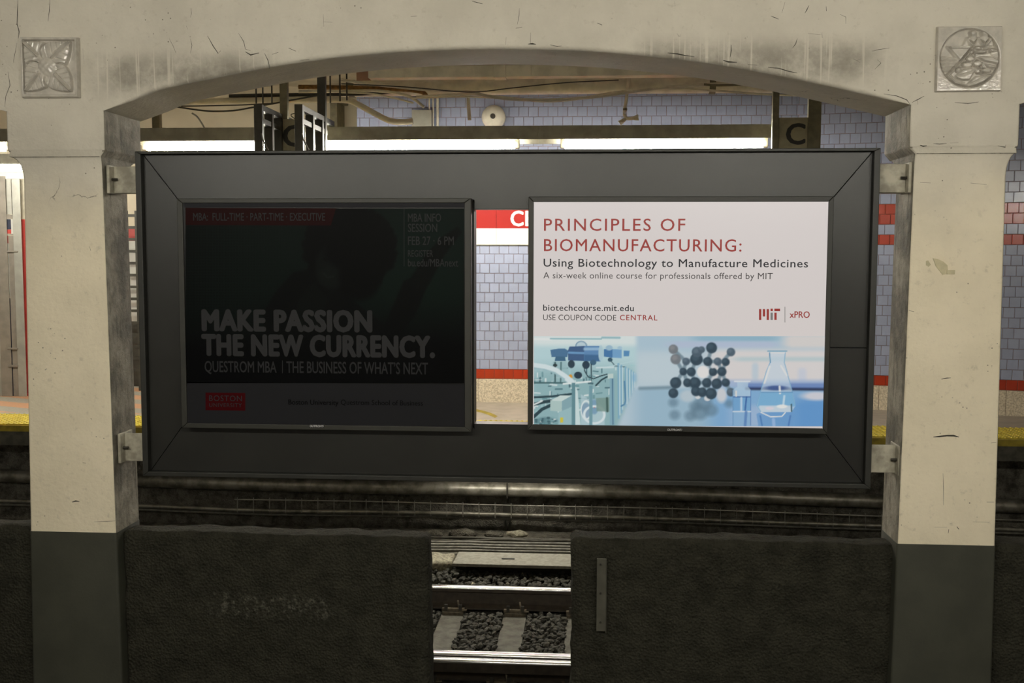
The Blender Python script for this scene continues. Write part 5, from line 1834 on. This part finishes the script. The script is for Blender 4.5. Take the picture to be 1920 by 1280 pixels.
# ------------------------------------------------------------------ ties with plates and clips
TW = 0.18
x_t = at(955, 1200, 7.65).x
spacing = at(955, 1200, 7.65).x - at(830, 1200, 7.65).x
lbl = {0: 'grey wooden tie in the middle of the track gap', -1: 'grey wooden tie beside the end of the scuffed low wall',
       -2: 'grey wooden tie hidden behind the scuffed low wall', 1: 'grey wooden tie hidden behind the low wall with the strap'}
tie_proto = None
for k in (-2, -1, 0, 1):
    xc = x_t + k * spacing
    lab = lbl[k]
    r = empty('railway_tie', (xc, 7.65, Z_BED), lab, 'tie', 'railway ties under the far track')
    if tie_proto is None:
        tie = MB().box(-TW / 2, TW / 2, -1.2, 1.25, -0.14, -0.018).mesh('beam', M_TIE)
        plate = MB().box(-0.085, 0.085, -0.14, 0.14, -0.018, 0.006)
        plate.box(-0.09, 0.09, -0.118, -0.078, 0.006, 0.03)
        plate = plate.mesh('tie_plate', M_PLATE)
        clip_ = MB().tube(smoothpath([(0.035, -0.085, 0.085), (0.04, -0.10, 0.07), (0.05, -0.115, 0.035), (0.075, -0.125, 0.02), (0.11, -0.12, 0.02)], 4), 0.008, 6).mesh('rail_clip', M_PLATE, 60)
        spike = MB().box(-0.012, 0.012, -0.012, 0.012, 0.0, 0.045).mesh('bolt', M_BOLT)
        tie_proto = (tie, plate, clip_, spike)
    o = link('timber', tie_proto[0], None)
    o.parent = r
    for yy in (6.94 - 7.65, 8.37 - 7.65):
        pl = link('tie_plate', tie_proto[1], None)
        pl.parent = r
        pl.location = (0, yy, 0)
        cl = link('rail_clip', tie_proto[2], None)
        cl.parent = pl
        for bx_ in (-0.055, 0.06):
            bo = link('bolt', tie_proto[3], None)
            bo.parent = pl
            bo.location = (bx_, -0.125, 0.02)

# ------------------------------------------------------------------ ballast
bed = MB().box(XL * .7, XR * .7, 6.3, 9.3, Z_BED - 0.06, Z_BED - 0.03).obj('ground_ballast', M_BED, None)
tag(bed, 'bed of crushed grey ballast stones between the rails', 'ballast', kind='structure')


def stone_mesh(seed):
    bm = bmesh.new()
    bmesh.ops.create_icosphere(bm, subdivisions=1, radius=1.0)
    rs = random.Random(seed)
    s = (rs.uniform(.8, 1.25), rs.uniform(.7, 1.0), rs.uniform(.45, .75))
    for v in bm.verts:
        k = rs.uniform(0.72, 1.18)
        v.co = Vector((v.co.x * s[0] * k, v.co.y * s[1] * k, v.co.z * s[2] * k))
    me = bpy.data.meshes.new('ballast_stone')
    bm.to_mesh(me)
    bm.free()
    me.materials.append(M_STONE)
    return me


stones = [stone_mesh(100 + i) for i in range(10)]
rs = random.Random(21)
rest_b = MB()
cells = []
gx = -2.6
while gx < 2.4:
    gy_ = 6.4
    while gy_ < 8.95:
        cells.append((gx + rs.uniform(-.02, .02), gy_ + rs.uniform(-.02, .02)))
        gy_ += 0.044
    gx += 0.046
cand = []
for cx, cy in cells:
    on_tie = any(abs(cx - (x_t + k * spacing)) < TW / 2 + 0.004 for k in range(-6, 7)) and 6.45 < cy < 8.47
    if abs(cy - 6.94) < 0.085 or abs(cy - 8.37) < 0.085 or abs(cy - gy) < 0.05 or on_tie:
        continue
    hz = 0.135 if cy > 8.45 else 0.0
    if cx < at(855, 1090, 8.7).x and cy > 8.5:
        hz += 0.03
    zz = Z_BED - 0.012 + hz * min(1, (cy - 8.45) / 0.10 if cy > 8.45 else 0) + rs.uniform(-.012, .012)
    r_ = rs.uniform(0.021, 0.034)
    p = px_of((cx, cy, zz))
    vis = 806 < p[0] < 1068 and 1085 < p[1] < 1236 and not (1108 < p[1] < 1160)
    cand.append((vis, r_, cx, cy, zz, rs.randrange(10), Vector((rs.uniform(-.6, .6), rs.uniform(-.6, .6), rs.uniform(0, 6.28)))))
vis_list = sorted([c for c in cand if c[0]], key=lambda c: -c[1] / c[3])[:300]
vset = set(id(c) for c in vis_list)
from mathutils import Euler
for c in cand:
    vis, r_, cx, cy, zz, k, e = c
    if id(c) in vset:
        o = link('ballast_stone', stones[k], None)
        o.parent = bed
        o.location = (cx, cy, zz)
        o.scale = (r_, r_, r_)
        o.rotation_euler = e
    else:
        mt = Matrix.Translation((cx, cy, zz)) @ Euler(e).to_matrix().to_4x4() @ Matrix.Scale(r_, 4)
        rest_b.add([mt @ v.co for v in stones[k].vertices], [tuple(p.vertices) for p in stones[k].polygons])
o = rest_b.obj('ballast_gravel', M_STONE, bed)
o['kind'] = 'stuff'
for px, py, w, lab in ((885, 1096, 8, 'rounded pale stone by the foot of the third rail'), (952, 1095, 5, 'pointed pale stone below the cover board'), (968, 1099, 4, 'small bright stone below the cover board')):
    c = at(px, py, 8.62)
    tag(lump('loose_stone', c, w * 8.62 / 2000, M_RUBBLE, px, squash=(1, .8, .8), sub=1), lab, 'stone')

# ------------------------------------------------------------------ fluorescent fixtures
def fixture(x0, x1, tx0, tx1, Y, zt_, mt, label, group, flip=1):
    """trough from x0 to x1, tube from tx0 to tx1; the open side faces the camera when flip = 1"""
    r = empty('fluorescent_fixture', ((x0 + x1) / 2, Y, zt_ - 0.12), label, 'light', group)
    s = flip
    prof_ = [(Y, zt_), (Y + s * 0.22, zt_), (Y + s * 0.22, zt_ - 0.142), (Y + s * 0.205, zt_ - 0.142), (Y + s * 0.165, zt_ - 0.055),
             (Y + s * 0.03, zt_ - 0.055), (Y + s * 0.012, zt_ - 0.118), (Y - s * 0.004, zt_ - 0.122)]
    MB().prism_x(prof_, x0 + 0.001, x1 - 0.001).obj('trough', M_TROUGH, r)
    yt, ztb = Y + s * 0.09, zt_ - 0.165
    MB().tube([(tx0, yt, ztb), (tx1, yt, ztb)], 0.035, 12).obj('tube', mt, r, 60)
    for a, d in ((tx0, -1), (tx1, 1)):
        MB().box(min(a, a + d * 0.045), max(a, a + d * 0.045), yt - 0.022, yt + 0.03, ztb - 0.03, ztb + 0.05).obj('lampholder', M_HOLDER, r, bevel=0.004)
        MB().box(min(a + d * 0.02, a + d * 0.035), max(a + d * 0.02, a + d * 0.035), yt - 0.012, yt + 0.012, ztb + 0.03, zt_ - 0.045).obj('holder_arm', M_HOLDER, r)
    return r


YL = 9.75
zt_l = at(900, 236, YL).z
tubes = [(-345, 10, -420, 225, 'fluorescent fixture over the far platform, cut by the picture edge'),
         (276, 590, 225, 600, 'fluorescent fixture next to the leaf plaque pillar, partly behind a C marker'),
         (612, 965, 600, 1010, 'fluorescent fixture over the far platform above the dimmed display'),
         (1060, 1430, 1010, 1447, 'fluorescent fixture over the far platform above the lit display')]
for a, b, c, d, lab in tubes:
    fixture(at(c, 240, YL).x, at(d, 240, YL).x, at(a, 270, YL + 0.09).x, at(b, 270, YL + 0.09).x, YL, zt_l, M_TUBE_FAR, lab, 'lights over the far platform')
# a second run deeper in the station, at the left
Yl2 = 12.4
fixture(at(-420, 300, Yl2).x, at(75, 300, Yl2).x, at(-380, 322, Yl2 + 0.09).x, at(41, 322, Yl2 + 0.09).x, Yl2, at(20, 288, Yl2).z, M_TUBE_FAR, 'low bright tube beside the leaf plaque pillar, deeper in the station', 'lights over the far platform')
# run over the near platform, above and behind the camera
for k in range(-2, 2):
    xc = k * 2.2 + 1.3
    fixture(xc - 1.1, xc + 1.1, xc - 0.88, xc + 0.88, 0.95, 2.78, M_TUBE_NEAR, 'fluorescent fixture over the near platform edge above the camera', 'lights over the near platform', -1)

# ------------------------------------------------------------------ C markers hung over the far platform edge
YC = 9.35
zceil = 3.75


def hang_post(r, pa, pb, Y, ybot, m=M_OLIVE, name='post', dep=0.05):
    a, b = at(pa, ybot, Y), at(pb, ybot, Y)
    return MB().box(a.x, b.x, Y, Y + dep, a.z, zceil).obj(name, m, r)


cm = empty('car_stop_marker', at(1490, 275, YC), 'olive hanging marker with black letter C above the lit display', 'sign')
a, b = at(1459, 292, YC), at(1517, 220, YC)
MB().box(a.x, b.x, YC, YC + 0.02, a.z, b.z).obj('plate', M_MARKER, cm, bevel=0.003)
hang_post(cm, 1447, 1459, YC - 0.02, 292)
hang_post(cm, 1514, 1538, YC - 0.02, 292)
lettering('letter', 'C', 1473, 1510, 231, 271, YC - 0.002, M_BLACKPAINT, cm, 0.03)

cm = empty('car_stop_marker', at(545, 275, YC), 'olive hanging marker with black letter C framed by dark arms above the dimmed display', 'sign')
a, b = at(516, 292, YC), at(572, 223, YC)
MB().box(a.x, b.x, YC, YC + 0.02, a.z, b.z).obj('plate', M_MARKER, cm, bevel=0.003)
hang_post(cm, 525, 539, YC + 0.02, 230)
hang_post(cm, 596, 611, YC + 0.02, 285, M_DARKSTEEL)
lettering('letter', 'C', 530, 569, 234, 275, YC - 0.002, M_BLACKPAINT, cm, 0.03)
# dark cantilever arms: bars running towards the wall with hangers
for (pn, pm, yn, Yn), lab in ((((477, 491, 195, 8.75)), 'dark steel cantilever arm beside the framed C marker'), (((553, 567, 195, 8.60)), 'dark steel cantilever arm crossing in front of the framed C marker')):
    ar = empty('cantilever_arm', at(pn, 290, Yn), lab, 'arm')
    a, b = at(pn, 292, Yn), at(pm, yn, Yn)
    MB().box(a.x, b.x, Yn, Yn + 0.05, a.z - 0.05, b.z).obj('hanger', M_DARKSTEEL, ar, bevel=0.003)
    MB().box(a.x + 0.01, b.x - 0.01, Yn + 0.05, YL - 0.02, b.z - 0.045, b.z).obj('top_bar', M_DARKSTEEL, ar)
    MB().box(a.x + 0.01, b.x - 0.01, Yn + 0.05, YL - 0.28, b.z - 0.15, b.z - 0.11).obj('lower_bar', M_DARKSTEEL, ar)
    for t in (0.32, 0.62):
        yy = Yn + (YL - 0.1 - Yn) * t
        MB().box(a.x, b.x, yy, yy + 0.05, a.z - 0.05, b.z - 0.045).obj('hanger', M_DARKSTEEL, ar)
    pts = [at(pm - 1, 250, Yn - 0.02), at(pm + 2, 262, Yn - 0.02), at(pm + 7, 272, Yn - 0.02), at(pm + 12, 281, Yn - 0.02)]
    MB().tube(smoothpath(pts, 5), 0.006, 6).obj('wire', M_CABLE, ar)

# ------------------------------------------------------------------ services under the far ceiling
def run(name, pts, Y, r, m, label, cat, n=10):
    o = MB().tube(smoothpath([at(x, y, Y + (dz if (dz := 0) else 0)) for x, y in pts], 6), r, n).obj(name, m, None, 60)
    return tag(o, label, cat)


YD = 10.7
dct = empty('service_pipe', at(1150, 158, YD), 'big cream pipe under the far ceiling behind the arch crown', 'pipe')
MB().tube([at(640, 167, YD), at(820, 164, YD), at(1100, 161, YD), at(1450, 159, YD), at(1900, 154, YD)], 0.078, 18).obj('pipe', M_CREAMPIPE, dct, 60)
for px in (1335, 660):
    c = at(px, 160.5 if px > 1000 else 166.5, YD)
    MB().tube([(c.x - 0.03, YD, c.z), (c.x + 0.03, YD, c.z)], 0.086, 18).obj('collar', M_OLIVE, dct, 60)
YD2 = 9.3
dc = empty('conduit_duct', at(1000, 137, YD2), 'slim cream duct hugging the back of the arch crown', 'duct')
a, b = at(700, 143, YD2), at(1420, 128, YD2)
for pa, pb, k in ((690, 925, 0), (925, 948, 1), (948, 996, 0), (996, 1420, 0)):
    e = 0.008 if k else 0.0
    MB().box(at(pa, 140, YD2).x + 0.001, at(pb, 140, YD2).x - 0.001, YD2 - e, YD2 + 0.14, at(940, 143.5, YD2).z - e, at(940, 122, YD2).z).obj('collar' if k else 'duct_length', M_CREAMPIPE, dc)
for px in (760, 1010, 1300):
    c = at(px, 130, YD2)
    MB().box(c.x - 0.015, c.x + 0.015, YD2 + 0.05, YD2 + 0.07, at(940, 124, YD2).z, zceil).obj('hanger', M_OLIVE, dc)
run('conduit', [(300, 191), (470, 188), (600, 187), (650, 188), (672, 196), (705, 214), (730, 226), (752, 229), (774, 227)], 10.6, 0.030, M_CREAMPIPE, 'bright cream conduit that bends down into the junction box', 'conduit')
YJ = YA - 0.17
jb = empty('junction_box', at(790, 234, YJ), 'grey junction box on the blue tiles above the fixture', 'box')
a, b = at(772, 240, YJ), at(809, 205.5, YJ)
MB().box(a.x, b.x, YJ, YJ + 0.164, a.z, b.z).obj('case', plain('grey_box_paint', (0.30, 0.285, 0.235), 0.6, var=0.12), jb, bevel=0.006)
for px in (805, 812, 820.5):
    MB().tube([at(px, 240, YJ + 0.12), at(px, 165, YJ + 0.12)], 0.014 if px > 815 else 0.009, 8).obj('riser', M_CREAMPIPE, jb, 60)
# alarm bell
YBl = YA - 0.12
bell = empty('alarm_bell', at(925, 220, YBl), 'round cream alarm bell on the blue tiled wall', 'bell')
c = at(925, 219, YBl)
mb = MB()
R_ = 22 * 11.6 / 2000
ring_pts = [(0.0, -0.055), (0.35, -0.052), (0.7, -0.038), (0.92, -0.012), (1.0, 0.02), (1.0, 0.05)]
vs, fs = [], []
for rr_, dy_ in ring_pts:
    for k in range(28):
        a = 2 * math.pi * k / 28
        vs.append((c.x + R_ * rr_ * math.cos(a), c.y + dy_, c.z + R_ * rr_ * math.sin(a)))
for i in range(len(ring_pts) - 1):
    for k in range(28):
        fs.append((i * 28 + k, i * 28 + (k + 1) % 28, (i + 1) * 28 + (k + 1) % 28, (i + 1) * 28 + k))
mb.add(vs, fs)
mb.obj('gong', M_CREAMPIPE, bell, 60)
MB().tube([(c.x, c.y - 0.075, c.z), (c.x, c.y - 0.03, c.z)], 0.028, 10).obj('boss', M_BOLT, bell, 60)
MB().tube([(c.x, c.y + 0.03, c.z), (c.x, YA, c.z)], R_ * 0.75, 16).obj('base', M_OLIVE, bell, 60)
# droppers
run('drop_pipe', [(877, 158), (877.5, 175), (878, 190), (879, 205), (880.5, 225)], 10.66, 0.018, M_CREAMPIPE, 'short cream drop pipe left of the alarm bell', 'pipe')
tee = empty('drain_pipe', at(1178, 145, 10.56), 'cream drop pipe with a forked lower end, above the lit display', 'pipe')
MB().tube(smoothpath([at(1179, 152, 10.66), at(1179, 148, 10.58), at(1177, 165, 10.56), at(1174, 190, 10.56), at(1171, 205, 10.56), at(1171, 216, 10.56), at(1176, 222, 10.56), at(1184, 222, 10.56), at(1190, 221, 10.56)], 6), 0.016, 10).obj('pipe', M_CREAMPIPE, tee, 60)
MB().tube([at(1188, 221.5, 10.56), at(1197, 220, 10.56)], [0.02, 0.03], 10).obj('spout', M_HOLDER, tee, 60)
MB().tube([at(1174, 222, 10.56), at(1162, 231, 10.56)], [0.014, 0.026], 10).obj('spout', M_HOLDER, tee, 60)
MB().tube([at(1172, 203, 10.56), at(1172, 207, 10.56)], 0.022, 10).obj('collar', M_OLIVE, tee, 60)
# sagging cables
cabs = [([(640, 150), (700, 158), (800, 168), (880, 172), (905, 178), (960, 186), (1040, 187), (1110, 182), (1180, 173), (1240, 165), (1300, 160), (1420, 152)], 9.9, 0.014, M_CREAMPIPE, 'thick cream cable sagging across the tiles below the big pipe'),
        ([(780, 181), (850, 177), (900, 178), (960, 184), (1020, 190), (1080, 186), (1140, 175), (1200, 168), (1260, 166), (1340, 170), (1440, 177), (1560, 180)], 10.0, 0.010, M_CREAMPIPE, 'thin cream cable running on under the arch to the second C marker'),
        ([(560, 172), (640, 171), (700, 170), (740, 174), (772, 183), (795, 201)], 10.3, 0.014, M_CREAMPIPE, 'cream cable dropping to the top of the junction box'),
        ([(640, 173), (690, 175), (740, 184), (775, 193)], 10.25, 0.009, M_CREAMPIPE, 'thin cream cable just below the one into the junction box'),
        ([(768, 183), (800, 183), (850, 181), (920, 183), (1000, 189)], 10.1, 0.008, M_CREAMPIPE, 'thin straight cable above the junction box'),
        ([(560, 163), (640, 164), (700, 166), (760, 168), (790, 172), (800, 180)], 10.4, 0.022, M_RUSTPATCH, 'rust stained pipe above the junction box'),
        ([(330, 200), (370, 206), (400, 208.5), (440, 207), (480, 200), (540, 189), (600, 178)], 10.2, 0.008, M_DARKSTEEL, 'black cable sagging across the cream wall'),
        ([(340, 199), (400, 198), (470, 196), (530, 192)], 10.25, 0.006, M_DARKSTEEL, 'thin black wire above the sagging cable on the cream wall'),
        ([(360, 212), (370, 219), (380, 234), (386, 245)], 12.8, 0.010, M_CABLE, 'short grey wire curving down the cream wall'),
        ([(430, 180), (520, 178), (600, 177), (680, 176), (740, 172)], 10.6, 0.018, M_DARKSTEEL, 'dark conduit above the bright bending conduit'),
        ([(640, 157), (760, 163), (850, 171), (900, 172), (960, 165), (1060, 155), (1160, 150)], 9.8, 0.005, M_DARKSTEEL, 'thin dark wire rising across the big cream pipe'),
        ([(1320, 158), (1350, 160), (1420, 157), (1500, 152)], 9.7, 0.010, M_OLIVE, 'olive cable near the springing of the arch by the second C marker')]
for pts, Y, r, m, lab in cabs:
    run('ceiling_cable', pts, Y, r, m, lab, 'cable', 8)
# threaded hanger rods
for i, (px, y0_, y1_) in enumerate(((480.5, 165, 194), (493, 165, 194), (510, 165, 196), (619.5, 150, 193), (637.5, 150, 190), (650.5, 150, 188))):
    o = MB().tube([at(px, y1_, 10.2), Vector((at(px, y1_, 10.2).x, 10.2, zceil))], 0.008, 6).obj('hanger_rod', M_DARKSTEEL, None)
    tag(o, '%s thin dark hanger rod counted from the leaf plaque pillar' % ['first', 'second', 'third', 'fourth', 'fifth', 'sixth'][i], 'rod', 'hanger rods under the far ceiling')
# post on the cream wall by the pillar
o = MB().box(at(285, 230, 10.0).x, at(299, 230, 10.0).x, 10.0, 10.06, zt_l, 3.75).obj('fixture_post', M_OLIVE, None)
tag(o, 'short olive post holding the fixture next to the leaf plaque pillar', 'post')
o = MB().tube(smoothpath([at(560, 226, 9.6), at(552, 222, 9.6), at(546, 217, 9.6), at(547, 214, 9.6), at(556, 212, 9.6)], 5), 0.005, 6).obj('wire_loop', M_DARKSTEEL, None)
tag(o, 'small loop of black wire above the framed C marker', 'wire')

# tube light under the lip of the far platform (it lights the pipes, the cover board and the rails)
YUL = 9.68
zul = -0.37
xu = at(960, 868, YUL).x
ul = empty('underplatform_light', (xu, YUL, -0.13), 'tube light under the lip of the far platform, above the dented pipe', 'light')
MB().box(xu - 0.68, xu + 0.68, YUL - 0.05, YUL + 0.05, -0.20, -0.131).obj('trough', M_TROUGH, ul, bevel=0.004)
MB().tube([(xu - 0.6, YUL, zul), (xu + 0.6, YUL, zul)], 0.019, 10).obj('tube', glow('underplatform_tube_glow', TUBE_COL, TUBE_UNDER), ul, 60)
for s in (-1, 1):
    MB().box(xu + s * 0.62 - 0.02, xu + s * 0.62 + 0.02, YUL - 0.022, YUL + 0.022, zul - 0.025, -0.20).obj('lampholder', M_HOLDER, ul, bevel=0.003)
